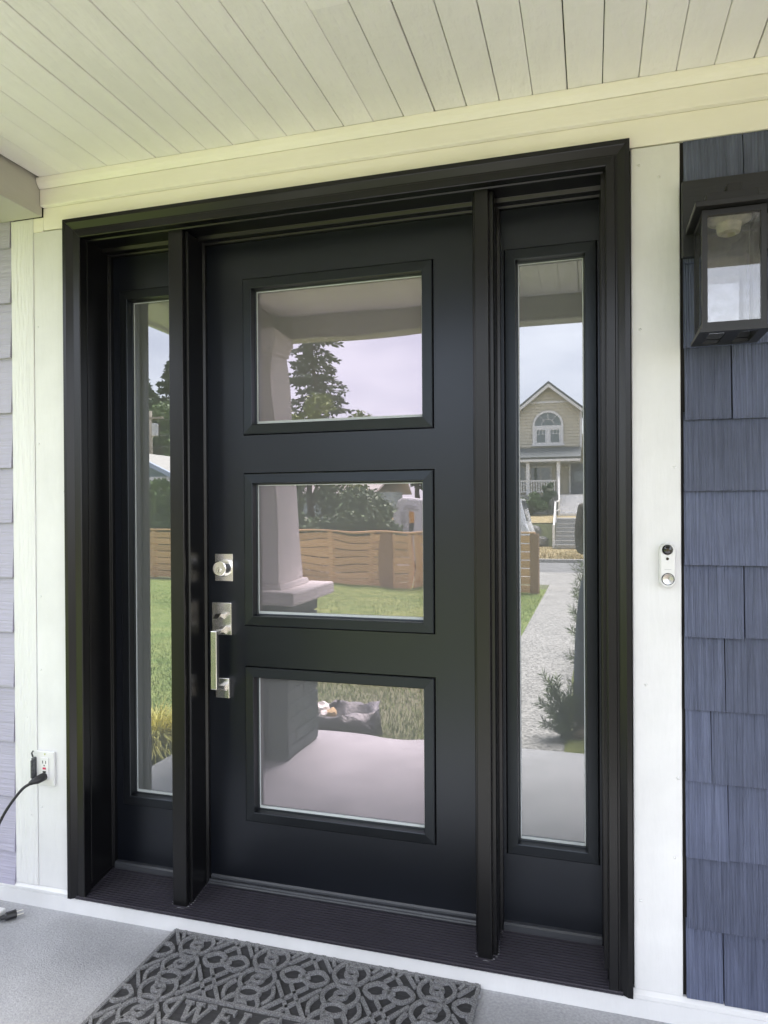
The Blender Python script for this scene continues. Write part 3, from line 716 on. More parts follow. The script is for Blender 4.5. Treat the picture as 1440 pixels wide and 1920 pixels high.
# opened weather cover beside it
wc = MB(); wc.box(-1.7590, -1.7495, -0.006, 0.0095, 0.424, 0.494); wc.box(-1.7570, -1.7520, -0.012, -0.0062, 0.430, 0.488); wc.tube([(-1.754, -0.004, 0.4975), (-1.753, -0.010, 0.512), (-1.750, -0.006, 0.519)], 0.003, 6)
wc.build('outlet_gasket', mat('grey_rubber_gasket', (0.09, 0.095, 0.10), 0.6, var=0.4, vscale=120), OUT, 0.001)
box('outlet_side_plate', M['white_plastic'], OUT, -1.7670, -1.7592, -0.004, 0.0098, 0.430, 0.486, 0.001)

def catmull(pts, n=10):
    pts = [Vector(p) for p in pts]; out = []
    P_ = [pts[0] * 2 - pts[1]] + pts + [pts[-1] * 2 - pts[-2]]
    for i in range(1, len(P_) - 2):
        for j in range(n):
            t_ = j / n; a, b, c, d = P_[i - 1:i + 3]
            out.append(0.5 * ((2 * b) + (c - a) * t_ + (2 * a - 5 * b + 4 * c - d) * t_ ** 2 + (3 * b - a - 3 * c + d) * t_ ** 3))
    out.append(pts[-1]); return out
CD = thing('power_cord', 'black cord plugged into the wall outlet, drooping out of frame', 'cord', (-1.715, -0.01, 0.43))
k = MB(); k.tube([(-1.713, 0.0008, 0.436), (-1.714, -0.010, 0.436), (-1.7185, -0.026, 0.433), (-1.727, -0.036, 0.430), (-1.733, -0.043, 0.426)], [0.0125, 0.0135, 0.0125, 0.009, 0.006], 10)
k.build('plug', M['blackplastic'], CD, smooth=True)
k = MB(); k.tube(catmull([(-1.731, -0.041, 0.427), (-1.752, -0.058, 0.408), (-1.795, -0.075, 0.345), (-1.830, -0.085, 0.270), (-1.870, -0.085, 0.170), (-1.92, -0.09, 0.060), (-2.00, -0.10, 0.012), (-2.10, -0.16, 0.0052), (-2.12, -0.32, 0.0052), (-2.05, -0.44, 0.0052)], 8), 0.0046, 8)
k.build('cord', M['blackplastic'], CD, smooth=True)
# loose plug lying on the porch floor
PL = thing('loose_plug', 'black plug with two pale prongs lying on the porch floor', 'plug', (-1.775, -0.06, 0.0))
d = Vector((0.62, 0.78, 0)).normalized(); s0 = Vector((-1.790, -0.083, 0.0135))
k = MB(); k.tube([s0 - d * 0.016, s0 - d * 0.004, s0, s0 + d * 0.028, s0 + d * 0.030], [0.006, 0.0085, 0.0125, 0.0130, 0.011], 10)
k.build('plug_body', M['blackplastic'], PL)
for sgn in (-1, 1):
    n_ = Vector((-d.y, d.x, 0)) * 0.0052 * sgn + Vector((0, 0, 0.003 * sgn))
    MB().tube([s0 + d * 0.0302 + n_, s0 + d * 0.050 + n_], [0.0017, 0.0015], 6).build('prong', M['brass'], PL)
MB().tube(catmull([s0 - d * 0.015, (-1.826, -0.100, 0.008), (-1.87, -0.115, 0.0048), (-1.95, -0.16, 0.0048), (-2.05, -0.28, 0.0048), (-1.98, -0.42, 0.0048)], 8), 0.0042, 8).build('cord', M['blackplastic'], PL, smooth=True)
WB = MB().prism([(-1.895, -0.150), (-1.806, -0.100), (-1.812, -0.060), (-1.895, -0.060)], 'z', 0.0005, 0.026).build('charger_box', M['white_plastic'], None, 0.004)
tag(WB, 'small white plastic box corner on the porch floor at the left edge', 'box')

# ------------------------------------------------------------------ door mat
MT = thing('door_mat', 'grey rubber welcome mat with raised scroll pattern in front of the door', 'door mat', (-0.765, -0.29, 0))
mx0, mx1, my0, my1 = -1.237, -0.2935, -0.53, 0.0085
box('mat_base', M['matbase'], MT, mx0, mx1, my0, my1, 0.0004, 0.0055, 0.002)
px0, px1, py0, py1 = -1.040, -0.490, -0.338, -0.2485
ribs = MB()
def ribbon(pts, w, z0=0.0052, z1=0.0120, closed=False):
    pts = [Vector((p[0], p[1], 0)) for p in pts]
    n = len(pts)
    for i in range(n if closed else n - 1):
        a, b = pts[i], pts[(i + 1) % n]
        c = (a + b) / 2
        if not (mx0 + 0.006 < c.x < mx1 - 0.006 and my0 + 0.006 < c.y < my1 - 0.006): continue
        if px0 - 0.006 < c.x < px1 + 0.006 and py0 - 0.006 < c.y < py1 + 0.006: continue
        t_ = (b - a)
        if t_.length < 1e-6: continue
        ext = t_.normalized() * 0.0015; t_.normalize(); nn = Vector((-t_.y, t_.x, 0))
        jit = 0.0003 * ((i * 7) % 3)
        a2, b2 = a - ext, b + ext; wt = w * 0.74
        vs = []
        for p in (a2, b2):
            vs += [p + nn * w + Vector((0, 0, z0)), p + nn * wt + Vector((0, 0, z1 + jit)), p - nn * wt + Vector((0, 0, z1 + jit)), p - nn * w + Vector((0, 0, z0))]
        ribs.add(vs, [(0, 1, 5, 4), (1, 2, 6, 5), (2, 3, 7, 6), (0, 3, 2, 1), (4, 5, 6, 7)])
def ell(cx, cy, rx, ry, n=22, p=2.0, ph=0.0):
    return [(cx + rx * math.copysign(abs(math.cos(t_)) ** (2 / p), math.cos(t_)), cy + ry * math.copysign(abs(math.sin(t_)) ** (2 / p), math.sin(t_))) for t_ in [2 * math.pi * i / n + ph for i in range(n)]]
PA, PB = 0.242, 0.1965
W_ = 0.0064
for ci in range(-1, 6):
    for cj in range(-4, 2):
        cx, cy = -1.130 + PA * ci, -0.087 + PB * cj
        for s1 in (-1, 1):
            ribbon(ell(cx, cy + s1 * 0.045, 0.0150, 0.0140, 16), W_, closed=True)
            for s2 in (-1, 1):
                ribbon([(cx + s2 * 0.0485 * math.cos(R(q)), cy + s1 * 0.0455 + 0.0465 * math.sin(R(q))) for q in range(-58, 59, 12)], W_)
            # short links from the small ring to the round loop
            ribbon([(cx - 0.014, cy + s1 * 0.057), (cx - 0.020, cy + s1 * 0.070), (cx - 0.022, cy + s1 * 0.082)], W_)
            ribbon([(cx + 0.014, cy + s1 * 0.034), (cx + 0.019, cy + s1 * 0.022), (cx + 0.022, cy + s1 * 0.012)], W_)
            # pinched twin loops between the columns
            ribbon([(cx + 0.121 + s1 * x_, cy + y_) for x_, y_ in [(0.0, 0.010), (0.012, 0.018), (0.026, 0.027), (0.042, 0.028), (0.056, 0.018), (0.066, 0.006), (0.066, -0.006), (0.056, -0.018), (0.042, -0.028), (0.026, -0.027), (0.012, -0.018), (0.0, -0.010), (-0.014, 0.002)]], W_)
        # eye where two loops meet
        ribbon(ell(cx, cy + 0.098, 0.031, 0.0225, 20), W_, closed=True)
        ribbon(ell(cx, cy, 0.027, 0.013, 16), W_ * 0.9, closed=True)
        # braid between the eyes
        bx0, by0 = cx + 0.121, cy + 0.098
        for o1 in (-0.020, 0.020):
            for s1 in (-1, 1):
                ribbon([(bx0 + o1 + s1 * x_, by0 + x_ * 1.35) for x_ in (-0.044, -0.030, -0.015, 0, 0.015, 0.030, 0.044)], W_ * 0.9)
        for s1 in (-1, 1):
            ribbon([(bx0 + s1 * x_, by0 + y_) for x_, y_ in [(0.064, -0.034), (0.056, -0.018), (0.052, 0.0), (0.056, 0.018), (0.064, 0.034)]], W_)
for a, b, c, d_ in ((mx0 + 0.0005, mx0 + 0.010, my0 + 0.0005, my1 - 0.0005), (mx1 - 0.010, mx1 - 0.0005, my0 + 0.0005, my1 - 0.0005), (mx0 + 0.010, mx1 - 0.010, my1 - 0.010, my1 - 0.0005), (mx0 + 0.010, mx1 - 0.010, my0 + 0.0005, my0 + 0.010),
                   (px0 - 0.010, px0, py0 - 0.010, py1 + 0.010), (px1, px1 + 0.010, py0 - 0.010, py1 + 0.010), (px0, px1, py1, py1 + 0.010), (px0, px1, py0 - 0.010, py0)):
    ribs.box(a, b, c, d_, 0.005, 0.0122)
ribs.build('raised_pattern', M['mattop'], MT)
# raised serif lettering
def letters(word, x, y, h, gap):
    for ch in word:
        w = {'W': 0.092, 'M': 0.086, 'O': 0.064, 'C': 0.060, 'E': 0.050, 'L': 0.046}[ch]
        mb = MB(); t_ = 0.0125; z0, z1 = 0.0053, 0.0118
        def bar(xa, ya, xb, yb, th):
            a, b = Vector((x + xa, y + ya, 0)), Vector((x + xb, y + yb, 0)); dd = (b - a).normalized(); nn = Vector((-dd.y, dd.x, 0)) * th / 2
            lo = [a + nn, b + nn, b - nn, a - nn]; z_ = z1 + 0.0001 * len(mb.f)
            mb.add([p + Vector((0, 0, z0)) for p in lo] + [p + Vector((0, 0, z_)) for p in lo], [(4, 7, 6, 5), (0, 1, 5, 4), (1, 2, 6, 5), (2, 3, 7, 6), (3, 0, 4, 7)])
        sf_ = 0.0062
        if ch == 'W':
            bar(0.014, h, 0.030, 0, t_); bar(0.030, 0.002, 0.046, h * 0.86, sf_); bar(0.044, h, 0.062, 0, t_); bar(0.062, 0.002, 0.080, h, sf_)
            for q in (0.014, 0.046, 0.080): bar(q - 0.013, h - 0.002, q + 0.013, h - 0.002, 0.0048)
        elif ch == 'M':
            bar(0.012, 0, 0.012, h, sf_); bar(0.012, h, 0.042, 0.004, t_ * 0.9); bar(0.042, 0.004, 0.072, h, sf_); bar(0.072, 0, 0.072, h, t_)
            for q in (0.012, 0.072): bar(q - 0.011, 0.002, q + 0.011, 0.002, 0.0048); bar(q - 0.009, h - 0.002, q + 0.009, h - 0.002, 0.0048)
        elif ch == 'E':
            bar(0.012, 0, 0.012, h, t_); bar(0.004, h - 0.003, 0.046, h - 0.003, 0.007); bar(0.012, h / 2, 0.036, h / 2, 0.007); bar(0.004, 0.003, 0.048, 0.003, 0.007)
            bar(0.044, h, 0.044, h - 0.016, 0.005); bar(0.046, 0, 0.046, 0.018, 0.005); bar(0.035, h / 2 + 0.008, 0.035, h / 2 - 0.008, 0.005)
        elif ch == 'L':
            bar(0.014, 0, 0.014, h, t_); bar(0.004, h - 0.002, 0.025, h - 0.002, 0.0048); bar(0.004, 0.003, 0.042, 0.003, 0.007); bar(0.041, 0, 0.041, 0.020, 0.005)
        else:
            a0, a1 = (0.75, 5.53) if ch == 'C' else (0, 2 * math.pi)
            q = [(w * 0.5 + w * 0.40 * math.cos(a0 + (a1 - a0) * i / 18), h / 2 + h * 0.46 * math.sin(a0 + (a1 - a0) * i / 18)) for i in range(19)]
            for i in range(18): bar(*q[i], *q[i + 1], 0.0095)
            if ch == 'C': bar(w * 0.80, h * 0.98, w * 0.80, h * 0.66, 0.005)
        mb.build('letter', M['mattop'], MT)
        x += w + gap
letters('WELCOME', -1.030, -0.3245, 0.0615, 0.0125)

# ------------------------------------------------------------------ plants
def leaf_quads(cent, size, nrm=None, droop=0.3, aspect=0.5, seed=0, updir=None):
    """one folded-flat diamond per centre; returns verts, faces"""
    g = np.random.default_rng(seed); n = len(cent)
    d = g.normal(size=(n, 3)); d[:, 2] -= droop
    if updir is not None: d = d * 0.45 + updir
    d /= np.linalg.norm(d, axis=1, keepdims=True)
    r = g.normal(size=(n, 3)); s_ = np.cross(d, r); s_ /= np.linalg.norm(s_, axis=1, keepdims=True) + 1e-9
    L_ = (size * g.uniform(0.6, 1.4, n))[:, None]
    c = np.asarray(cent)
    v = np.stack([c, c + d * L_ * 0.5 + s_ * L_ * aspect * 0.5, c + d * L_, c + d * L_ * 0.5 - s_ * L_ * aspect * 0.5], 1).reshape(-1, 3)
    f = np.arange(n * 4).reshape(-1, 4)
    return v, f

def blob_points(n, clumps, g, shell=0.55):
    """points around clump centres (cx,cy,cz,rx,ry,rz), more of them near each clump's outside"""
    cl = np.asarray(clumps, float); wts = (cl[:, 3] * cl[:, 4] * cl[:, 5]) ** (2 / 3); idx = g.choice(len(cl), n, p=wts / wts.sum())
    u = g.normal(size=(n, 3)); u /= np.linalg.norm(u, axis=1, keepdims=True)
    rad = g.uniform(shell, 1.08, n) ** 0.7
    return cl[idx, :3] + u * rad[:, None] * cl[idx, 3:6]

def clumps_in(c, rx, ry, rz, n, g, sz, top=False):
    out = []
    while len(out) < n:
        u = g.uniform(-1, 1, 3)
        if (u ** 2).sum() > 1: continue
        k = sz * g.uniform(0.6, 1.25)
        out.append((c[0] + u[0] * rx, c[1] + u[1] * ry, c[2] + u[2] * rz, k, k, k * 0.75))
    return out

def broad_tree(name, label, x, y, z, h, rx, ry, rz, nleaf, lsize, lm, seed, group=None, trunk_r=0.16, cat='tree', nclump=26):
    g = np.random.default_rng(seed); rr = random.Random(seed)
    T_ = thing(name, label, cat, (x, y, z), group)
    cz = z + h - rz
    cl = clumps_in((x, y, cz), rx * 0.8, ry * 0.8, rz * 0.85, nclump, g, min(rx, ry, rz) * 0.38)
    tb = MB(); pts = [(x, y, z - 0.1), (x + rr.uniform(-.1, .1), y, z + (cz - z) * 0.5), (x + rr.uniform(-.2, .2), y + rr.uniform(-.2, .2), cz + rz * 0.4)]
    tb.tube(catmull(pts, 4), [trunk_r * (1 - 0.085 * i) for i in range(9)], 8)
    for c in cl[:14]:
        a = Vector((x, y, z + (cz - z) * rr.uniform(0.55, 1.15))); b = Vector(c[:3])
        tb.tube([a, (a + b) / 2 + Vector((0, 0, -0.1)), b], [trunk_r * 0.38, trunk_r * 0.22, trunk_r * 0.08], 5)
    tb.build('trunk', M['bark'], T_, smooth=True)
    P_ = blob_points(nleaf, cl, g)
    v, f = leaf_quads(P_, lsize, seed=seed)
    np_mesh('crown', v, f, lm, T_)
    return T_

def conifer(name, label, x, y, z, h, r, n, seed, group=None, lm=None, gap=0.0, size=0.34):
    g = np.random.default_rng(seed); rr = random.Random(seed)
    T_ = thing(name, label, 'tree', (x, y, z), group)
    tb = MB(); tb.tube([(x, y, z - 0.2), (x + 0.05, y, z + h * 0.5), (x, y, z + h)], [r * 0.075, r * 0.045, 0.02], 7)
    cents = []; dirs = []
    nb = n
    for i in range(nb):
        t_ = (i + rr.random()) / nb
        zz = z + h * (0.10 + 0.90 * t_)
        L_ = r * (1 - t_) ** 0.8 * rr.uniform(0.45, 1.12) + 0.12
        if rr.random() < gap: L_ *= 0.35
        a = rr.uniform(0, 2 * math.pi)
        dx, dy = math.cos(a), math.sin(a)
        base = Vector((x, y, zz)); tip = base + Vector((dx * L_, dy * L_, -0.10 * L_ + 0.12 * L_ * (t_ > 0.6)))
        tb.tube([base, (base + tip) / 2 + Vector((0, 0, 0.05 * L_)), tip], [0.035 * L_ / r + 0.012, 0.02, 0.006], 4, cap=False)
        m = max(16, int(110 * L_ / r * (r / 2.0)))
        for k in range(m):
            q = rr.random() ** 0.7
            p = base.lerp(tip, q) + Vector((0, 0, 0.05 * L_ * (1 - abs(2 * q - 1))))
            w = 0.30 * L_ * (1 - q * 0.75)
            cents.append((p.x - dy * rr.uniform(-w, w), p.y + dx * rr.uniform(-w, w), p.z - rr.uniform(0, 0.10 * L_)))
            dirs.append((dx * 0.8 + rr.uniform(-.3, .3), dy * 0.8 + rr.uniform(-.3, .3), -0.25))
    tb.build('trunk', M['bark'], T_, smooth=True)
    v, f = leaf_quads(np.array(cents), size, aspect=0.42, seed=seed, updir=np.array(dirs))
    np_mesh('crown', v, f, lm or M['needle'], T_)
    return T_

# lawn grass blades (uncountable)
def blades(name, n, x0, x1, y0, y1, z, hgt, wid, mt, label, seed, dens=1.6):
    g = np.random.default_rng(seed)
    xs = g.uniform(x0, x1, n); ys = y1 - (y1 - y0) * g.uniform(0, 1, n) ** dens
    zs = np.full(n, z); h_ = hgt * g.uniform(0.5, 1.3, n); a = g.uniform(0, 2 * math.pi, n); le = g.uniform(0.0, 0.8, n)
    sx, sy = np.cos(a) * wid, np.sin(a) * wid
    tx, ty = -np.sin(a + g.normal(0, .6, n)) * h_ * le, np.cos(a) * h_ * le
    v = np.stack([np.stack([xs - sx, ys - sy, zs], 1), np.stack([xs + sx, ys + sy, zs], 1), np.stack([xs + tx, ys + ty, zs + h_], 1)], 1).reshape(-1, 3)
    o = np_mesh(name, v, np.arange(n * 3).reshape(-1, 3), mt)
    return tag(o, label, 'grass', kind='stuff')
blades('grass', 190000, -11.5, -0.78, -10.6, -1.66, -0.158, 0.034, 0.0032, M['blade'], 'short green lawn between the porch and the cedar fence', 5, 1.5)
blades('grass', 9000, -6, -2.18, -1.66, 0.2, -0.158, 0.045, 0.003, M['blade'], 'lawn grass along the side of the porch slab', 6, 1.0)
blades('dry_grass', 14000, -12, 6, -27.9, -21.4, -0.42, 0.16, 0.012, M['drygrass'], 'straw coloured dry grass on the verge across the road', 8, 1.0)

# golden clump of ornamental grass by the slab edge
def grass_clump(name, label, x, y, z, n, hgt, spread, mt, seed):
    g = np.random.default_rng(seed); T_ = thing(name, label, 'plant', (x, y, z))
    V = []; F = []
    for i in range(n):
        a = g.uniform(0, 2 * math.pi); le = g.uniform(0.25, 1.0) ** 0.7; H_ = hgt * g.uniform(0.65, 1.1); w = g.uniform(0.004, 0.008)
        bx, by = x + g.normal(0, 0.035), y + g.normal(0, 0.035)
        d_ = np.array([math.cos(a), math.sin(a)]); s_ = np.array([-d_[1], d_[0]])
        b0 = len(V)
        for k in range(5):
            t_ = k / 4
            r_ = spread * le * (t_ ** 1.4); zz = z + H_ * (1.55 * t_ - 1.0 * le * t_ ** 2.4)
            ww = w * (1 - t_ * 0.9)
            V.append((bx + d_[0] * r_ + s_[0] * ww, by + d_[1] * r_ + s_[1] * ww, zz)); V.append((bx + d_[0] * r_ - s_[0] * ww, by + d_[1] * r_ - s_[1] * ww, zz))
        for k in range(4): F.append((b0 + 2 * k, b0 + 2 * k + 1, b0 + 2 * k + 3, b0 + 2 * k + 2))
    MB().add(V, F).build('blades', mt, T_)
grass_clump('ornamental_grass', 'yellow ornamental grass clump spilling beside the porch slab', -2.40, -1.22, -0.15, 1500, 0.30, 0.34, M['golden'], 3)

# yew-like shrubs along the right of the walk
def yew(name, label, x, y, z, stems, seed, lsize=0.045, group=None):
    rr = random.Random(seed); T_ = thing(name, label, 'shrub', (x, y, z), group)
    tb = MB(); V = []; F = []
    for (dx, dy, H_) in stems:
        a = Vector((x + rr.uniform(-.03, .03), y + rr.uniform(-.03, .03), z))
        b = Vector((x + dx, y + dy, z + H_)); m = (a + b) / 2 + Vector((-dx * 0.15, -dy * 0.15, H_ * 0.08))
        path = catmull([a, m, b], 10)
        tb.tube(path, [0.007 * (1 - 0.035 * i) for i in range(len(path))], 5)
        for i, p in enumerate(path):
            if i < 3: continue
            t_ = (path[min(i + 1, len(path) - 1)] - path[i - 1]).normalized()
            for k in range(11):
                q = Vector((rr.gauss(0, 1), rr.gauss(0, 1), rr.gauss(0, 1))); q = (q - t_ * q.dot(t_)).normalized()
                d_ = (t_ * rr.uniform(0.5, 1.1) + q * 0.9).normalized(); s_ = d_.cross(Vector((rr.gauss(0, 1), rr.gauss(0, 1), rr.gauss(0, 1)))).normalized()
                c = p + t_ * rr.uniform(-.012, .012); L_ = lsize * rr.uniform(0.7, 1.25)
                b0 = len(V); V += [c, c + d_ * L_ * 0.45 + s_ * 0.0026, c + d_ * L_, c + d_ * L_ * 0.45 - s_ * 0.0026]; F.append((b0, b0 + 1, b0 + 2, b0 + 3))
    tb.build('stem', M['bark'], T_, smooth=True)
    MB().add(V, F).build('needles', M['yew'], T_)
sr = random.Random(4)
yew('yew_shrub', 'low feathery evergreen shrub at the porch edge beside the photographer', -0.155, -2.25, -0.14, [(-0.14, -0.05, 0.38), (-0.06, -0.02, 0.37), (-0.10, 0.06, 0.24), (0.03, -0.06, 0.34), (-0.13, 0.08, 0.12), (0.05, 0.03, 0.26), (-0.02, 0.10, 0.10), (-0.16, 0.0, 0.22), (-0.10, -0.10, 0.33), (-0.08, 0.10, 0.17), (0.06, -0.02, 0.18), (-0.12, 0.02, 0.30), (0.0, 0.04, 0.28)], 2, 0.055)
for i, (yy, hh) in enumerate(((-3.3, 0.55), (-4.2, 0.75), (-5.1, 0.95))):
    yew('yew_shrub', ['middling evergreen shrub just past the nearest one on the walk', 'bushy evergreen shrub halfway down the walk', 'tallest evergreen shrub farthest down the walk'][i], 0.09, yy, -0.14,
        [(sr.uniform(-0.27, 0.18), sr.uniform(-0.3, 0.3), hh * sr.uniform(0.45, 1.0)) for _ in range(28)], 20 + i, 0.07)
mo = MB(); mvs = []; mfs = []
for i in range(30):
    yv = -1.66 - i * 0.35
    for j in range(4):
        mvs.append((-0.20 + 0.07 * j + 0.03 * mnoise.noise(Vector((i * 0.7, j * 3.0, 2))), yv, -0.128 + (0.028 if 0 < j < 3 else -0.018) + 0.02 * mnoise.noise(Vector((i, j, 1)))))
for i in range(29):
    for j in range(3): mfs.append((i * 4 + j, (i + 1) * 4 + j, (i + 1) * 4 + j + 1, i * 4 + j + 1))
o = MB().add(mvs, mfs).build('moss_edging', M['moss'], None, smooth=True); tag(o, 'strip of green moss along the right edge of the walk', 'moss', kind='stuff')

# ------------------------------------------------------------------ cedar fence, behind the lawn
FA, FB = Vector((-0.93, -9.97, 0)), Vector((-16.0, -12.25, 0))
fdir = (FB - FA).normalized(); fn = Vector((-fdir.y, fdir.x, 0))
if fn.y < 0: fn = -fn
ang = math.atan2(fdir.y, fdir.x)
FE = thing('cedar_fence', 'horizontal board cedar fence across the end of the lawn', 'fence', FA + Vector((0, 0, -0.16)))
posts = [0.0, 0.62, 2.10, 2.25, 2.75, 3.05, 3.95, 5.1, 6.4, 7.8, 8.35, 9.6, 10.9, 12.2, 13.5, 14.8]
for s_ in posts:
    c = FA + fdir * s_
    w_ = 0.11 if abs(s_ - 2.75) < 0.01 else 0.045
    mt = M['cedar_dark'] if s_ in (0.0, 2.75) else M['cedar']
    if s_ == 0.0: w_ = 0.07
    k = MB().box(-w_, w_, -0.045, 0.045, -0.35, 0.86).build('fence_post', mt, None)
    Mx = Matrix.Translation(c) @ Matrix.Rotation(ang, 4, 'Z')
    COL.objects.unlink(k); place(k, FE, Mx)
for a, b in zip(posts[:-1], posts[1:]):
    L_ = b - a
    if L_ < 0.2: continue
    for r_ in range(7):
        z0 = -0.14 + 0.141 * r_; hh = 0.126 + rng.uniform(-0.004, 0.004)
        k = MB().box(-L_ / 2 + 0.003, L_ / 2 - 0.003, -0.011, 0.011, 0, hh).build('fence_board', M['cedar'], None, 0.003, seg=1)
        c = FA + fdir * ((a + b) / 2) + fn * 0.024 + Vector((0, 0, z0))
        COL.objects.unlink(k); place(k, FE, Matrix.Translation(c) @ Matrix.Rotation(ang, 4, 'Z') @ Matrix.Rotation(rng.uniform(-0.003, 0.003), 4, 'Y'))
k = MB().box(0, 15.2, -0.06, 0.075, 0.862, 0.892).build('fence_cap', M['cedar'], None, 0.003)
COL.objects.unlink(k); place(k, FE, Matrix.Translation(FA) @ Matrix.Rotation(ang, 4, 'Z'))
k = box('latch_box', M['white_plastic'], None, -0.03, 0.03, 0.05, 0.075, 0.42, 0.50)
COL.objects.unlink(k); place(k, FE, Matrix.Translation(FA) @ Matrix.Rotation(ang, 4, 'Z'))

# ------------------------------------------------------------------ trees and hedges
broad_tree('hedge_shrub', 'big dark evergreen shrub behind the middle of the fence', -7.0, -14.2, -0.4, 3.3, 2.6, 1.3, 1.9, 16000, 0.13, M['leaf_dark'], 31, cat='shrub', nclump=34)
broad_tree('lime_tree', 'lime green leafy tree above the dark evergreen shrub', -7.2, -15.6, -0.4, 5.0, 3.1, 1.2, 1.7, 9000, 0.13, M['leaf_lime'], 32)
broad_tree('hedge_shrub', 'dark rounded shrub behind the fence beside the van', -4.9, -13.4, -0.4, 2.35, 1.2, 0.8, 1.35, 8000, 0.11, M['leaf_dark'], 33, cat='shrub', nclump=20)
def arbor(name, label, x, y, z, h, r, n, lm, seed):
    g = np.random.default_rng(seed); T_ = thing(name, label, 'shrub', (x, y, z), 'arborvitae hedge behind the fence')
    t_ = g.uniform(0, 1, n) ** 0.9; a = g.uniform(0, 2 * math.pi, n)
    rr_ = r * (1 - t_ ** 3 * 0.75) * g.uniform(0.72, 1.08, n) * (1 + 0.12 * np.sin(a * 5 + t_ * 9))
    P_ = np.stack([x + rr_ * np.cos(a), y + rr_ * np.sin(a), z + h * t_], 1)
    v, f = leaf_quads(P_, 0.14, aspect=0.4, seed=seed, updir=np.tile(np.array([0, 0, 1.2]), (n, 1)))
    np_mesh('crown', v, f, lm, T_)
    MB().tube([(x, y, z - 0.1), (x, y, z + h * 0.8)], [0.06, 0.02], 6).build('trunk', M['bark'], T_)
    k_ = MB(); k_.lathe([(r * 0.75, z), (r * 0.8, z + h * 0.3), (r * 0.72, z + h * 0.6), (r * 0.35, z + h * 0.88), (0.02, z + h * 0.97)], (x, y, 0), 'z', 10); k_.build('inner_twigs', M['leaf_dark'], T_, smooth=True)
for i in range(8):
    arbor('arborvitae', ['leftmost arborvitae of the hedge behind the fence', 'second arborvitae from the left of the hedge', 'third arborvitae from the left of the hedge', 'fourth arborvitae from the left of the hedge', 'fifth arborvitae from the left of the hedge', 'sixth arborvitae from the left of the hedge', 'seventh arborvitae from the left of the hedge', 'rightmost arborvitae of the hedge behind the fence'][i],
          -15.4 + i * 0.85, -14.3 + rng.uniform(-.15, .15), -0.45, 2.6 + rng.uniform(-.15, .25), 0.62, 3200, M['leaf_mid'], 50 + i)
conifer('fir_tree', 'open dark fir standing alone against the sky', -12.6, -29, 0.7, 11.5, 2.6, 250, 61, gap=0.22, size=0.20)
for i, (x_, y_, h_, r_) in enumerate(((-38.5, -52, 11.8, 4.2), (-36.0, -54, 13.4, 4.4), (-33.4, -51, 11.6, 4.2), (-41.5, -55, 13.0, 4.4), (-34.9, -47, 10.6, 4.0), (-37.2, -46, 9.8, 3.8))):
    conifer('fir_tree', ['fir at the left of the far grove', 'tallest pointed fir of the far grove', 'fir at the right of the far grove', 'outermost fir of the far grove', 'nearer fir standing before the tallest one of the far grove', 'shortest fir at the front of the far grove'][i], x_, y_, 1.9, h_, r_, 190, 70 + i, 'firs of the far grove', size=0.42)
broad_tree('leafy_tree', 'pale green leafy tree behind the utility pole', -29.0, -41, 1.3, 8.3, 4.2, 2.5, 3.4, 12000, 0.26, M['leaf_mid'], 81, trunk_r=0.2)
broad_tree('leafy_tree', 'dense dark tree left of the utility pole', -34.5, -43, 1.4, 8.3, 4.4, 2.5, 3.4, 12000, 0.26, M['leaf_dark'], 82, trunk_r=0.2)
broad_tree('leafy_tree', 'broad green tree right of the tan house', 4.8, -33, 0.9, 6.0, 2.6, 2.4, 2.4, 6000, 0.18, M['leaf_mid'], 83)
for i, x_ in enumerate((-20, -16.5, -9.5)):
    broad_tree('street_tree', ['rounded tree far behind the hedge on the left', 'low spreading tree behind the alone-standing fir', 'small tree left of the tan house'][i], x_, -36 - i, 1.1, 3.6 + i * 0.3, 2.2, 2.0, 1.5, 5000, 0.2, M['leaf_mid'] if i % 2 else M['leaf_dark'], 90 + i)

# ------------------------------------------------------------------ rockery wall and steps across the road
def stone_mesh(seed):
    bm = bmesh.new(); bmesh.ops.create_icosphere(bm, subdivisions=2, radius=0.5)
    for v in bm.verts:
        k_ = 1 + 0.35 * mnoise.noise(v.co * 2.2 + Vector((seed * 5.1, 0, 0)))
        c = v.co * k_; v.co = Vector((max(-.46, min(.46, c.x)), max(-.42, min(.42, c.y)), max(-.42, min(.42, c.z))))
    me = bpy.data.meshes.new('stone'); bm.to_mesh(me); bm.free(); me.materials.append(M['rock'])
    return me
stones = [stone_mesh(i) for i in range(5)]
RW = thing('rock_wall', 'low grey boulder retaining wall across the road below the tan house', 'rock wall', (-4, -28, -0.31))
for (xa, xb) in ((-9.0, -1.62), (-0.30, 4.5)):
    for r_ in range(2):
        x_ = xa + rng.uniform(0, 0.3)
        while x_ < xb:
            w_ = rng.uniform(0.45, 0.85)
            if x_ + w_ > xb + 0.1: break
            inst('stone', rng.choice(stones), RW, (x_ + w_ / 2, -27.98 - 0.10 * r_ + rng.uniform(-.06, .06), -0.08 + 0.44 * r_ + rng.uniform(-.04, .04)),
                 (rng.uniform(-.2, .2), rng.uniform(-.2, .2), rng.uniform(-.4, .4)), (w_ * 1.12, 0.55, 0.56))
            x_ += w_ * 0.93
ST = thing('garden_steps', 'grey steps with white handrail climbing to the tan house', 'steps', (-0.95, -27, -0.31))
for i in range(6):
    box('step', M['stepgrey'], ST, -1.42, -0.36, -28.3, -26.55 - 0.27 * i, -0.32 + 0.165 * i, -0.32 + 0.165 * (i + 1) - 0.002, 0.012)
box('landing', M['stepgrey'], ST, -1.55, -0.30, -32.0, -28.305, 0.40, 0.86, 0.01)
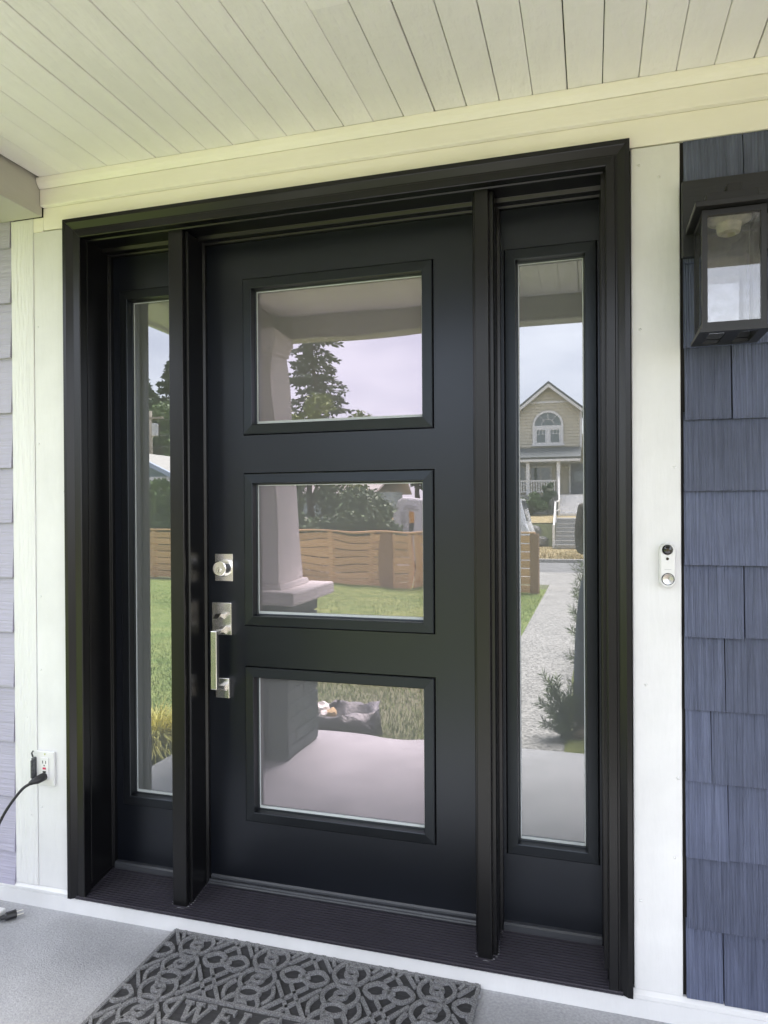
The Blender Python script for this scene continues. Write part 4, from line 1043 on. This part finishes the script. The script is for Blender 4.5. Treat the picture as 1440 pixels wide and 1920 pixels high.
for i in range(6):
    box('step', M['hwhite'], ST, -1.50, -0.36, -33.6, -32.0 - 0.25 * i, 0.862 + 0.178 * i, 0.862 + 0.178 * (i + 1) - 0.002, 0.01)
hr = MB()
for (a, b) in (((-1.46, -26.7, 0.55), (-1.46, -28.3, 1.55)), ((-1.46, -28.3, 1.55), (-1.46, -31.8, 1.62)), ((-1.46, -31.8, 1.62), (-1.54, -33.5, 2.85))):
    hr.tube([a, b], 0.035, 6)
    hr.tube([(a[0], a[1], a[2] - 0.4), (b[0], b[1], b[2] - 0.4)], 0.025, 6)
for p in ((-1.46, -26.7, -0.31, 0.62), (-1.46, -28.3, 0.68, 1.6), (-1.46, -31.8, 0.86, 1.68)):
    hr.box(p[0] - 0.045, p[0] + 0.045, p[1] - 0.045, p[1] + 0.045, p[2], p[3])
hr.build('handrail', M['hwhite'], ST)

# ------------------------------------------------------------------ tan house across the road
TH = thing('tan_house', 'tan clapboard house with white arched gable window and front porch across the road', 'house', (-2.5, -37, 0.95))
GX0, GX1, GPX, GPZ, SL = -3.78, -0.49, -2.136, 7.70, 0.81
gw = MB(); gw.prism([(GX0 + 0.02, 4.3), (GX1 - 0.02, 4.3), (GX1 - 0.02, GPZ - SL * (GX1 - GPX)), (GPX, GPZ), (GX0 + 0.02, GPZ - SL * (GPX - GX0))], 'y', -39.5, -36.03)
gw.box(-8.5, 3.5, -43, -36.6, 0.6, 5.2)
gwall = gw.build('wall', M['hsiding'], TH)
z_ = 4.36; row_ = 0.165
while z_ < GPZ - 0.2:
    zt = z_ + row_ - 0.004
    def lim(z): return (max(GX0, GPX - (GPZ - z) / SL), min(GX1, GPX + (GPZ - z) / SL))
    a0, a1 = lim(z_); b0, b1 = lim(zt)
    MB().add([(a0, -35.985, z_), (a1, -35.985, z_), (b1, -36.02, zt), (b0, -36.02, zt), (a0, -36.03, z_), (a1, -36.03, z_), (b1, -36.03, zt), (b0, -36.03, zt)],
             [(0, 3, 2, 1), (0, 1, 5, 4), (4, 5, 6, 7), (2, 3, 7, 6), (0, 4, 7, 3), (1, 2, 6, 5)]).build('clapboard', M['hsiding'], gwall)
    z_ += row_
zl = 0.98
while zl < 4.2:
    box('clapboard', M['hsiding'], gwall, -8.48, 3.48, -36.60, -36.57, zl, zl + 0.17, 0); zl += 0.176
box('belly_band', M['hwhite'], TH, GPX - 1.08, GPX + 1.08, -35.975, -35.955, 6.80, 6.90)
box('corner_board', M['hwhite'], TH, GX1 - 0.09, GX1 + 0.03, -36.04, -35.96, 4.3, GPZ - SL * (GX1 - GPX))
rf = MB()
for sg in (-1, 1):
    e = GPX + sg * 1.95
    ze = GPZ - SL * 1.95
    rf.prism([(GPX, GPZ + 0.20), (e, ze + 0.20), (e, ze + 0.08), (GPX, GPZ + 0.08)] if sg > 0 else [(GPX, GPZ + 0.08), (e, ze + 0.08), (e, ze + 0.20), (GPX, GPZ + 0.20)], 'y', -40, -35.55)
rf.prism([(-35.6, 4.55), (-39.5, 7.05), (-43.4, 4.55), (-43.2, 4.45), (-39.5, 6.9), (-35.8, 4.45)], 'x', -9.0, -3.95)
rf.prism([(-35.6, 4.55), (-39.5, 7.05), (-43.4, 4.55), (-43.2, 4.45), (-39.5, 6.9), (-35.8, 4.45)], 'x', -0.30, 4.0)
roof_ = rf.build('roof', M['hroof'], TH)
fb = MB()
for sg in (-1, 1):
    e = GPX + sg * 1.95; ze = GPZ - SL * 1.95
    q = [(GPX, GPZ + 0.075), (e, ze + 0.075), (e, ze - 0.09), (GPX, GPZ - 0.10)]
    fb.prism(q if sg > 0 else q[::-1], 'y', -35.75, -35.56)
fb.build('barge_board', M['hwhite'], roof_)
# arched window
wx, wz, wr = -2.19, 5.62, 0.70
AW = MB()
arc = [(math.cos(math.pi * i / 20), math.sin(math.pi * i / 20)) for i in range(21)]
for i in range(20):
    (c0, s0_), (c1, s1_) = arc[i], arc[i + 1]
    ro, ri = wr + 0.09, wr - 0.02
    AW.add([(wx + r0 * c, y_, wz + r0 * s_) for y_ in (-35.90, -35.98) for r0, c, s_ in ((ro, c0, s0_), (ro, c1, s1_), (ri, c1, s1_), (ri, c0, s0_))], [(0, 1, 2, 3), (4, 7, 6, 5), (0, 4, 5, 1), (2, 6, 7, 3)])
AW.box(wx - 0.79, wx - 0.64, -35.98, -35.90, 4.66, wz); AW.box(wx + 0.64, wx + 0.79, -35.98, -35.90, 4.66, wz)
AW.box(wx - 0.64, wx + 0.64, -35.98, -35.901, wz - 0.16, wz); AW.box(wx - 0.84, wx + 0.84, -35.98, -35.88, 4.55, 4.66)
AW.box(wx - 0.07, wx + 0.07, -35.98, -35.902, 4.66, wz - 0.16)
for a in (50, 90, 130):
    c, s_ = math.cos(R(a)), math.sin(R(a)); AW.tube([(wx + 0.33 * c, -35.93, wz + 0.33 * s_), (wx + 0.69 * c, -35.93, wz + 0.69 * s_)], 0.018, 4)
AW.tube([(wx + 0.33 * c, -35.93, wz + 0.33 * s_) for c, s_ in arc], 0.018, 4)
for sx in (-1, 1):
    cx = wx + sx * 0.355
    AW.box(cx - 0.28, cx + 0.28, -35.98, -35.905, 4.66, 4.73); AW.box(cx - 0.28, cx + 0.28, -35.98, -35.905, 5.39, 5.46)
    AW.box(cx - 0.28, cx - 0.22, -35.98, -35.904, 4.73, 5.39); AW.box(cx + 0.22, cx + 0.28, -35.98, -35.904, 4.73, 5.39)
    AW.box(cx - 0.22, cx + 0.22, -35.96, -35.925, 5.17, 5.195)
    for d_ in (-0.09, 0.09): AW.box(cx + d_ - 0.011, cx + d_ + 0.011, -35.96, -35.926, 5.195, 5.39)
aw = AW.build('arched_window', M['hwhite'], TH)
pane = MB(); pane.add([(wx + 0.69 * c, -35.955, wz + 0.69 * s_) for c, s_ in arc], [tuple(range(21))[::-1]]); pane.build('window_pane', M['hglass'], aw)
for sx in (-1, 1): MB().box(wx + sx * 0.355 - 0.23, wx + sx * 0.355 + 0.23, -35.97, -35.95, 4.72, 5.40).build('window_pane', M['hglass'], aw)
# porch
MB().prism([(-33.75, 3.72), (-36.1, 4.42), (-36.1, 4.50), (-33.70, 3.82)][::-1], 'x', -8.2, -0.50).build('porch_roof', M['hroof'], TH)
box('porch_fascia', M['hwhite'], TH, -8.2, -0.52, -33.9, -33.72, 3.60, 3.715)
box('porch_ceiling', M['hwhite'], TH, -8.1, -0.55, -36.5, -33.91, 3.62, 3.66)
dk = box('porch_deck', M['stepgrey'], TH, -8.2, -0.36, -36.55, -33.62, 0.9, 1.96)
for x_ in (-6.3, -4.7, -3.07, -1.58): box('porch_post', M['hwhite'], TH, x_ - 0.085, x_ + 0.085, -34.1, -33.93, 1.962, 3.60, 0.01)
RLG = MB(); RLG.box(-6.2, -1.67, -34.04, -33.97, 2.62, 2.69); RLG.box(-6.2, -1.67, -34.03, -33.98, 2.08, 2.13)
rl = RLG.build('railing', M['hwhite'], TH)
bmeshd = None
x_ = -6.15
while x_ < -1.7:
    if bmeshd is None:
        o = MB().box(-0.022, 0.022, -0.022, 0.022, 0, 0.49).build('baluster', M['hwhite'], None); bmeshd = o.data; bpy.data.objects.remove(o)
    inst('baluster', bmeshd, rl, (x_, -34.005, 2.13)); x_ += 0.125
# porch windows and door
for (a, b, c, d_) in ((-3.10, -2.12, 2.75, 3.45), (-4.6, -3.45, 2.6, 3.45)):
    w_ = MB(); w_.box(a - 0.1, b + 0.1, -36.585, -36.50, c - 0.1, c); w_.box(a - 0.1, b + 0.1, -36.585, -36.50, d_, d_ + 0.1); w_.box(a - 0.1, a, -36.585, -36.50, c, d_); w_.box(b, b + 0.1, -36.585, -36.50, c, d_); w_.box((a + b) / 2 - 0.03, (a + b) / 2 + 0.03, -36.585, -36.50, c, d_)
    wf = w_.build('window_frame', M['hwhite'], TH)
    MB().box(a, b, -36.58, -36.545, c, d_).build('window_pane', M['hglass'], wf)
dr = box('porch_door', M['hdark'], TH, -1.06, -0.20, -36.585, -36.52, 1.962, 3.60)
ov = MB(); ov.lathe([(0.0, 0), (0.28, 0.0), (0.30, 0.02), (0.30, 0.03)], (-0.62, -36.52, 2.95), 'y', 20); ov.build('oval_glass', M['hglass'], dr)
dtr = MB(); dtr.box(-1.16, -1.062, -36.585, -36.50, 1.962, 3.60); dtr.box(-0.198, -0.10, -36.585, -36.50, 1.962, 3.60); dtr.build('door_trim', M['hwhite'], TH)
broad_tree('hedge_shrub', 'rounded green shrub in front of the tan house porch railing', -2.75, -32.2, 0.9, 1.15, 0.85, 0.6, 0.6, 5000, 0.09, M['leaf_mid'], 101, cat='shrub', trunk_r=0.04, nclump=16)
broad_tree('hedge_shrub', 'pointed dark evergreen in front of the tan house porch', -1.98, -32.6, 0.9, 1.75, 0.34, 0.34, 0.85, 4000, 0.09, M['leaf_dark'], 102, cat='shrub', trunk_r=0.03, nclump=14)
broad_tree('hedge_shrub', 'low green shrub left of the rounded porch shrub', -4.1, -32.2, 0.9, 1.0, 0.9, 0.6, 0.55, 4000, 0.09, M['leaf_mid'], 103, cat='shrub', trunk_r=0.04, nclump=14)

# ------------------------------------------------------------------ white van parked on the road
VN = thing('van', 'white cargo van parked on the road behind the fence', 'van', (-3.4, -17.4, -0.45))
vy0, vy1 = -18.25, -16.50
side = [(-5.25, -0.12), (-5.28, 0.35), (-5.22, 1.15), (-5.12, 1.48), (-4.95, 1.565), (-2.10, 1.59), (-1.80, 1.55), (-1.64, 0.92), (-1.56, 0.68), (-1.50, 0.50), (-1.47, 0.25), (-1.47, -0.12)]
body = MB()
n = len(side)
secs = [(vy0, 0.90, -0.05), (vy0 + 0.10, 1.0, 0.0), (vy1 - 0.10, 1.0, 0.0), (vy1, 0.90, -0.05)]
vs = []
cx0, cz0 = -3.1, 0.5
for y_, k_, dz in secs:
    for (x_, z_) in side:
        inset = 0.07 if k_ < 1 and z_ > 0.9 else 0.0
        vs.append((x_ + (inset if x_ < cx0 else -inset), y_ + (-inset if y_ == vy1 else inset if y_ == vy0 else 0), z_ - (0.06 if k_ < 1 and z_ > 1.3 else 0)))
fs = []
for s_ in range(3):
    for i in range(n):
        j = (i + 1) % n; fs.append((s_ * n + i, s_ * n + j, (s_ + 1) * n + j, (s_ + 1) * n + i))
fs += [tuple(range(n))[::-1], tuple(range(3 * n, 4 * n))]
body.add(vs, fs)
vb = body.build('body', M['van'], VN, 0.03, seg=3)
def vwin(pts, y_, name='window'): return MB().prism(pts, 'y', y_, y_ - 0.012).build(name, M['vanglass'], VN)
vwin([(-2.75, 0.76), (-1.78, 0.76), (-1.93, 1.38), (-2.75, 1.38)], vy1 - 0.015)
MB().add([(-1.633, vy0 + 0.2, 0.965), (-1.633, vy1 - 0.2, 0.965), (-1.775, vy1 - 0.22, 1.50), (-1.775, vy0 + 0.22, 1.50)], [(0, 1, 2, 3)]).build('windscreen', M['vanglass'], VN)
sm = MB()
sm.box(-2.83, -2.82, vy1 - 0.004, vy1 + 0.002, -0.05, 1.40); sm.box(-5.0, -2.9, vy1 - 0.004, vy1 + 0.003, 0.62, 0.635)
sm.build('door_seam', M['ink'], VN)
DCL = MB().box(-4.74, -4.60, vy1 + 0.002, vy1 + 0.006, 0.92, 1.20).build('sticker', M['orange'], VN)
MB().box(-4.74, -4.60, vy1 + 0.002, vy1 + 0.006, 0.72, 0.9195).build('sticker', M['ink'], VN)
tx = MB()
for i in range(7): tx.box(-4.98, -4.80 - 0.03 * (i % 3), vy1 - 0.02, vy1 + 0.004, 0.74 + 0.07 * i, 0.752 + 0.07 * i)
tx.box(-4.9, -4.45, vy1 - 0.02, vy1 + 0.004, 1.27, 1.29); tx.box(-4.85, -4.5, vy1 - 0.02, vy1 + 0.004, 1.34, 1.36)
tx.build('small_print', mat('grey_print', (0.35, 0.35, 0.36), 0.5), VN)
for x_ in (-4.50, -2.15):
    for y_ in (vy1 - 0.02, vy0 + 0.22):
        wh = MB().lathe([(0.20, -0.20), (0.31, -0.20), (0.33, -0.17), (0.33, -0.03), (0.31, 0.0), (0.20, 0.0)], (x_, y_, -0.12), 'y', 24).build('wheel', M['tyre'], VN)
        MB().lathe([(0.0, -0.012), (0.06, 0.004), (0.18, -0.004), (0.205, -0.012), (0.205, -0.18), (0, -0.18)][::-1], (x_, y_, -0.12), 'y', 20).build('rim', M['alloy'], wh)
box('mirror', M['van'], VN, -1.93, -1.80, vy1 + 0.0, vy1 + 0.16, 0.82, 1.08, 0.03)
box('headlight', M['pale_edge'], VN, -1.58, -1.465, vy1 - 0.34, vy1 - 0.04, 0.24, 0.42, 0.02)
box('tail_light', M['lampred'], VN, -5.255, -5.20, vy1 - 0.16, vy1 - 0.05, 0.5, 0.95, 0.01)

# ------------------------------------------------------------------ teal house, utility pole
BH = thing('teal_house', 'low teal-grey house with pale roof behind the arborvitae hedge', 'house', (-18, -25, -0.45))
px_, pz_, sl_ = -17.6, 3.62, 0.46
bw_ = MB(); bw_.prism([(-21.0, -0.45), (-14.6, -0.45), (-14.6, pz_ - sl_ * 3.0 - 0.12), (px_, pz_ - 0.12), (-21.0, pz_ - sl_ * 3.4 - 0.12)], 'y', -31, -22.3)
bw_.box(-14.6, -9.0, -32, -26, -0.45, 2.1)
bw_.build('wall', M['bluepaint'], BH)
rf = MB()
for sg, e in ((1, -14.2), (-1, -21.4)):
    L_ = abs(e - px_); ze = pz_ - sl_ * L_
    q = [(px_, pz_ + 0.02), (e, ze + 0.02), (e, ze - 0.08), (px_, pz_ - 0.08)]
    rf.prism(q if sg > 0 else q[::-1], 'y', -31.3, -21.7)
rf.prism([(-25.6, 2.05), (-29.5, 3.75), (-33.0, 2.05), (-33.0, 1.95), (-29.5, 3.6), (-25.6, 1.95)], 'x', -17.0, -8.6)
br_ = rf.build('roof', M['paleroof'], BH)
fb = MB()
for sg, e in ((1, -14.2), (-1, -21.4)):
    L_ = abs(e - px_); ze = pz_ - sl_ * L_
    q = [(px_, pz_ + 0.05), (e, ze + 0.05), (e, ze - 0.13), (px_, pz_ - 0.13)]
    fb.prism(q if sg > 0 else q[::-1], 'y', -21.85, -21.66)
fb.build('barge_board', M['bluefascia'], br_)
box('gable_band', M['hwhite'], BH, -20.9, -15.9, -22.29, -22.1, 2.42, 2.62)
w_ = box('window', M['hwhite'], BH, -19.2, -17.6, -22.29, -22.22, 0.7, 1.9)
box('window_pane', M['hglass'], w_, -19.1, -17.7, -22.219, -22.21, 0.8, 1.8)
UP = thing('utility_pole', 'wooden utility pole with a grey transformer before the far trees', 'utility pole', (-25.6, -35, 0.9))
MB().tube([(-25.6, -35, 0.8), (-25.62, -35, 7.3)], [0.15, 0.11], 10).build('pole', M['polewood'], UP, smooth=True)
MB().lathe([(0.0, 5.75), (0.17, 5.75), (0.19, 5.8), (0.19, 6.45), (0.15, 6.52), (0.0, 6.52)], (-25.22, -34.9, 0), 'z', 16).build('transformer', mat('grey_transformer', (0.5, 0.51, 0.52), 0.4), UP)
box('crossarm', M['polewood'], UP, -26.5, -24.7, -35.06, -34.86, 6.80, 6.92)
for (z_, dz) in ((6.95, 0), (6.0, 0.15), (5.3, 0.2)):
    MB().tube([(-25.6 + 6 * i, -35 + 0.4 * i, z_ + dz * i - 0.25 * math.sin(math.pi * (i + 3) / 6.0) ** 2) for i in range(-9, 2)], 0.02, 4).build('wire', M['ink'], UP)

# ------------------------------------------------------------------ debris bag on the lawn by the porch
BG = thing('debris_bag', 'open black garden bag with scraps beside the porch column', 'bag', (-1.56, -2.16, -0.15))
nb = 40; vs = []; fs = []
prof_b = [(0.22, -0.15), (0.27, -0.11), (0.26, -0.04), (0.235, 0.005), (0.21, 0.015), (0.18, -0.01), (0.17, -0.08), (0.02, -0.10)]
for i, (r_, z_) in enumerate(prof_b):
    for k_ in range(nb):
        a = 2 * math.pi * k_ / nb
        q = Vector((math.cos(a) * 1.6, math.sin(a) * 1.6, i * 0.5))
        rr_ = r_ * (1 + 0.20 * mnoise.noise(q) + 0.08 * mnoise.noise(q * 3.1))
        zz = z_ - 0.03 + (0.035 * mnoise.noise(q * 1.3 + Vector((4, 0, 0))) + 0.02 * mnoise.noise(q * 3) if 1 < i < 6 else 0)
        vs.append((-1.56 + rr_ * math.cos(a) * 1.02, -2.16 + rr_ * math.sin(a) * 0.80, max(zz, -0.15)))
for i in range(len(prof_b) - 1):
    for k_ in range(nb): fs.append((i * nb + k_, i * nb + (k_ + 1) % nb, (i + 1) * nb + (k_ + 1) % nb, (i + 1) * nb + k_))
fs.append(tuple((len(prof_b) - 1) * nb + k_ for k_ in range(nb)))
bmi = [0 if i < 3 * nb else (1 if i < 6 * nb else 0) for i in range(len(fs))]
bo = MB(); bo.add(vs, fs); bo.m = bmi; bo.build('bag_shell', [M['bag'], M['bagin']], BG, smooth=True)
def crumple(c, r_, seed):
    bm = bmesh.new(); bmesh.ops.create_icosphere(bm, subdivisions=2, radius=r_)
    for v in bm.verts: v.co *= 1 + 0.5 * mnoise.noise(v.co / r_ * 2.3 + Vector((seed, 0, 0)))
    mb = MB(); mb.add([v.co + Vector(c) for v in bm.verts], [[l.vert.index for l in f.loops] for f in bm.faces]); bm.free(); return mb
crumple((-1.71, -2.08, -0.01), 0.055, 3).build('paper_scrap', M['paper'], BG)
crumple((-1.67, -2.02, -0.03), 0.04, 7).build('paper_scrap', M['paper'], BG)
crumple((-1.62, -2.04, -0.02), 0.038, 9).build('cardboard_scrap', M['cardboard'], BG)

# ------------------------------------------------------------------ the photographer
def skinned(joints, bones):
    """joints: name -> (xyz, radius); returns evaluated Skin+Subsurf mesh"""
    names = list(joints); me = bpy.data.meshes.new('sk')
    me.from_pydata([joints[n_][0] for n_ in names], [(names.index(a), names.index(b)) for a, b in bones], [])
    o = bpy.data.objects.new('sk', me); COL.objects.link(o)
    md = o.modifiers.new('skin', 'SKIN'); md.use_smooth_shade = True
    for i, n_ in enumerate(names):
        r_ = joints[n_][1]; r_ = r_ if isinstance(r_, tuple) else (r_, r_)
        me.skin_vertices[0].data[i].radius = r_
        me.skin_vertices[0].data[i].use_root = (i == 0)
    ss = o.modifiers.new('sub', 'SUBSURF'); ss.levels = 2
    dg = bpy.context.evaluated_depsgraph_get(); dg.update()
    ev = o.evaluated_get(dg); m2 = bpy.data.meshes.new_from_object(ev)
    bpy.data.objects.remove(o)
    return m2
gx, gy, gz = 0.100, -2.34, -0.135
J = {'pelvis': ((gx, gy, gz + 0.97), (0.15, 0.115)), 'waist': ((gx, gy + 0.01, gz + 1.12), (0.14, 0.105)), 'chest': ((gx, gy + 0.02, gz + 1.32), (0.155, 0.115)), 'neckb': ((gx, gy + 0.02, gz + 1.47), 0.075), 'neck': ((gx, gy + 0.035, gz + 1.53), 0.055),
     'head': ((gx, gy + 0.06, gz + 1.60), (0.075, 0.088)), 'headt': ((gx, gy + 0.055, gz + 1.70), (0.074, 0.090)), 'crown': ((gx, gy + 0.045, gz + 1.755), (0.05, 0.06)),
     'hipl': ((gx - 0.10, gy, gz + 0.90), 0.095), 'kneel': ((gx - 0.135, gy + 0.03, gz + 0.49), 0.082), 'anklel': ((gx - 0.155, gy + 0.01, gz + 0.12), 0.072), 'heell': ((gx - 0.170, gy - 0.02, gz + 0.055), 0.055), 'balll': ((gx - 0.185, gy + 0.13, gz + 0.045), (0.062, 0.045)), 'toel': ((gx - 0.19, gy + 0.20, gz + 0.032), (0.04, 0.03)),
     'hipr': ((gx + 0.10, gy, gz + 0.90), 0.095), 'kneer': ((gx + 0.13, gy + 0.03, gz + 0.49), 0.066), 'ankler': ((gx + 0.14, gy + 0.01, gz + 0.10), 0.052), 'heelr': ((gx + 0.14, gy - 0.02, gz + 0.045), 0.045), 'ballr': ((gx + 0.16, gy + 0.13, gz + 0.038), (0.05, 0.038)), 'toer': ((gx + 0.17, gy + 0.20, gz + 0.032), (0.04, 0.03)),
     'shl': ((gx - 0.150, gy + 0.02, gz + 1.41), 0.066), 'ell': ((gx - 0.150, gy + 0.09, gz + 1.16), 0.05), 'wrl': ((0.012, -2.02, 1.235), 0.031),
     'shr': ((gx + 0.175, gy + 0.02, gz + 1.41), 0.066), 'elr': ((gx + 0.205, gy + 0.09, gz + 1.16), 0.05), 'wrr': ((0.155, -2.02, 1.235), 0.031)}
Bn = [('pelvis', 'waist'), ('waist', 'chest'), ('chest', 'neckb'), ('neckb', 'neck'), ('neck', 'head'), ('head', 'headt'), ('headt', 'crown'),
      ('pelvis', 'hipl'), ('hipl', 'kneel'), ('kneel', 'anklel'), ('anklel', 'heell'), ('heell', 'balll'), ('balll', 'toel'), ('pelvis', 'hipr'), ('hipr', 'kneer'), ('kneer', 'ankler'), ('ankler', 'heelr'), ('heelr', 'ballr'), ('ballr', 'toer'),
      ('chest', 'shl'), ('shl', 'ell'), ('ell', 'wrl'), ('chest', 'shr'), ('shr', 'elr'), ('elr', 'wrr')]
# hands: palm and five bent fingers folded round the phone's short ends
for sd, wx_, sg in (('l', 0.012, 1), ('r', 0.155, -1)):
    w0 = Vector((wx_, -2.02, 1.235))
    pc = Vector((-0.012 if sd == 'l' else 0.172, -1.955, 1.262))
    J['palm' + sd] = (tuple(pc), (0.030, 0.017)); Bn.append(('wr' + sd, 'palm' + sd))
    for f_, (dz, ln) in enumerate(((0.028, 0.034), (0.010, 0.038), (-0.008, 0.036), (-0.024, 0.028))):
        k1 = pc + Vector((-0.012 * sg, 0.012, dz + 0.01)); k2 = k1 + Vector((0.004 * sg, ln * 0.45, 0.004)); k3 = k2 + Vector((0.022 * sg, 0.006, 0.003))
        J[f'{sd}f{f_}a'] = (tuple(k1), 0.0095); J[f'{sd}f{f_}b'] = (tuple(k2), 0.0085); J[f'{sd}f{f_}c'] = (tuple(k3), 0.0075)
        Bn += [('palm' + sd, f'{sd}f{f_}a'), (f'{sd}f{f_}a', f'{sd}f{f_}b'), (f'{sd}f{f_}b', f'{sd}f{f_}c')]
    t1 = pc + Vector((0.022 * sg, -0.006, 0.012)); t2 = t1 + Vector((0.018 * sg, 0.004, 0.020))
    J[sd + 't1'] = (tuple(t1), 0.011); J[sd + 't2'] = (tuple(t2), 0.009); Bn += [('palm' + sd, sd + 't1'), (sd + 't1', sd + 't2')]
me = skinned(J, Bn); me.name = 'person'
for m_ in ('jeans', 'jacket', 'boot', 'skin'): me.materials.append(M[m_])
mi = []
for p in me.polygons:
    c = p.center; zr = c.z - gz
    onarm = c.y > gy + 0.22 and zr > 1.2
    if zr < 0.12: k_ = 2
    elif onarm and c.y > -2.045: k_ = 3
    elif zr > 1.50 and not onarm: k_ = 3
    elif zr < 0.98: k_ = 0
    else: k_ = 1
    mi.append(k_)
me.polygons.foreach_set('material_index', mi)
me.polygons.foreach_set('use_smooth', [True] * len(me.polygons))
PS = thing('person', 'person in a brown-grey jacket, blue jeans and brown boots taking the picture', 'person', (gx, gy, gz))
bo_ = bpy.data.objects.new('body', me); place(bo_, PS, Matrix.Identity(4))
hd = Vector((gx, gy + 0.055, gz + 1.67))
bm = bmesh.new(); bmesh.ops.create_uvsphere(bm, u_segments=20, v_segments=14, radius=1.0)
hv = []; keep = []
for v in bm.verts:
    q = Vector((v.co.x * 0.088, v.co.y * 0.106 - 0.012, v.co.z * 0.112 + 0.03)); q *= 1 + 0.05 * mnoise.noise(v.co * 4); hv.append(q + hd)
hf = [[l.vert.index for l in f.loops] for f in bm.faces if not (f.calc_center_median().y > 0.25 and f.calc_center_median().z < 0.45) and f.calc_center_median().z > -0.75]
bm.free(); MB().add(hv, hf).build('hair', M['hair'], bo_, smooth=True)
fc = MB()
fy = gy + 0.145
fc.tube([(gx, fy - 0.006, gz + 1.668), (gx, fy + 0.006, gz + 1.645), (gx, fy + 0.012, gz + 1.628), (gx, fy - 0.006, gz + 1.618)], [0.006, 0.009, 0.012, 0.008], 8)
for sx in (-1, 1): fc.lathe([(0.0, -0.012), (0.012, -0.008), (0.016, 0.0), (0.012, 0.006), (0, 0.008)], (gx + sx * 0.083, gy + 0.055, gz + 1.645), 'x', 10)
fc.build('nose_and_ears', M['skin'], bo_, smooth=True)
ey = MB()
for sx in (-1, 1): ey.lathe([(0.0, 0.010), (0.009, 0.006), (0.012, 0.0), (0.0, -0.002)][::-1], (gx + sx * 0.031, fy - 0.006, gz + 1.664), 'y', 10)
ey.build('eyes', M['hair'], bo_)
MB().tube([(gx - 0.024, fy - 0.008, gz + 1.592), (gx, fy + 0.001, gz + 1.590), (gx + 0.024, fy - 0.008, gz + 1.592)], [0.003, 0.006, 0.003], 6).build('mouth', mat('lips', (0.42, 0.2, 0.17), 0.5), bo_)
PH = thing('phone', 'black phone held up in both hands by the photographer', 'phone', (0.08, -1.925, 1.25))
pb = box('phone_body', M['blackplastic'], PH, -0.012, 0.148, -1.926, -1.918, 1.244, 1.320, 0.003)
for z_ in (1.30, 1.278): MB().lathe([(0.0, 0.0035), (0.007, 0.0035), (0.008, 0.002), (0.008, 0.0)], (0.0, -1.9178, z_), 'y', 16).build('phone_lens', M['lens'], pb)
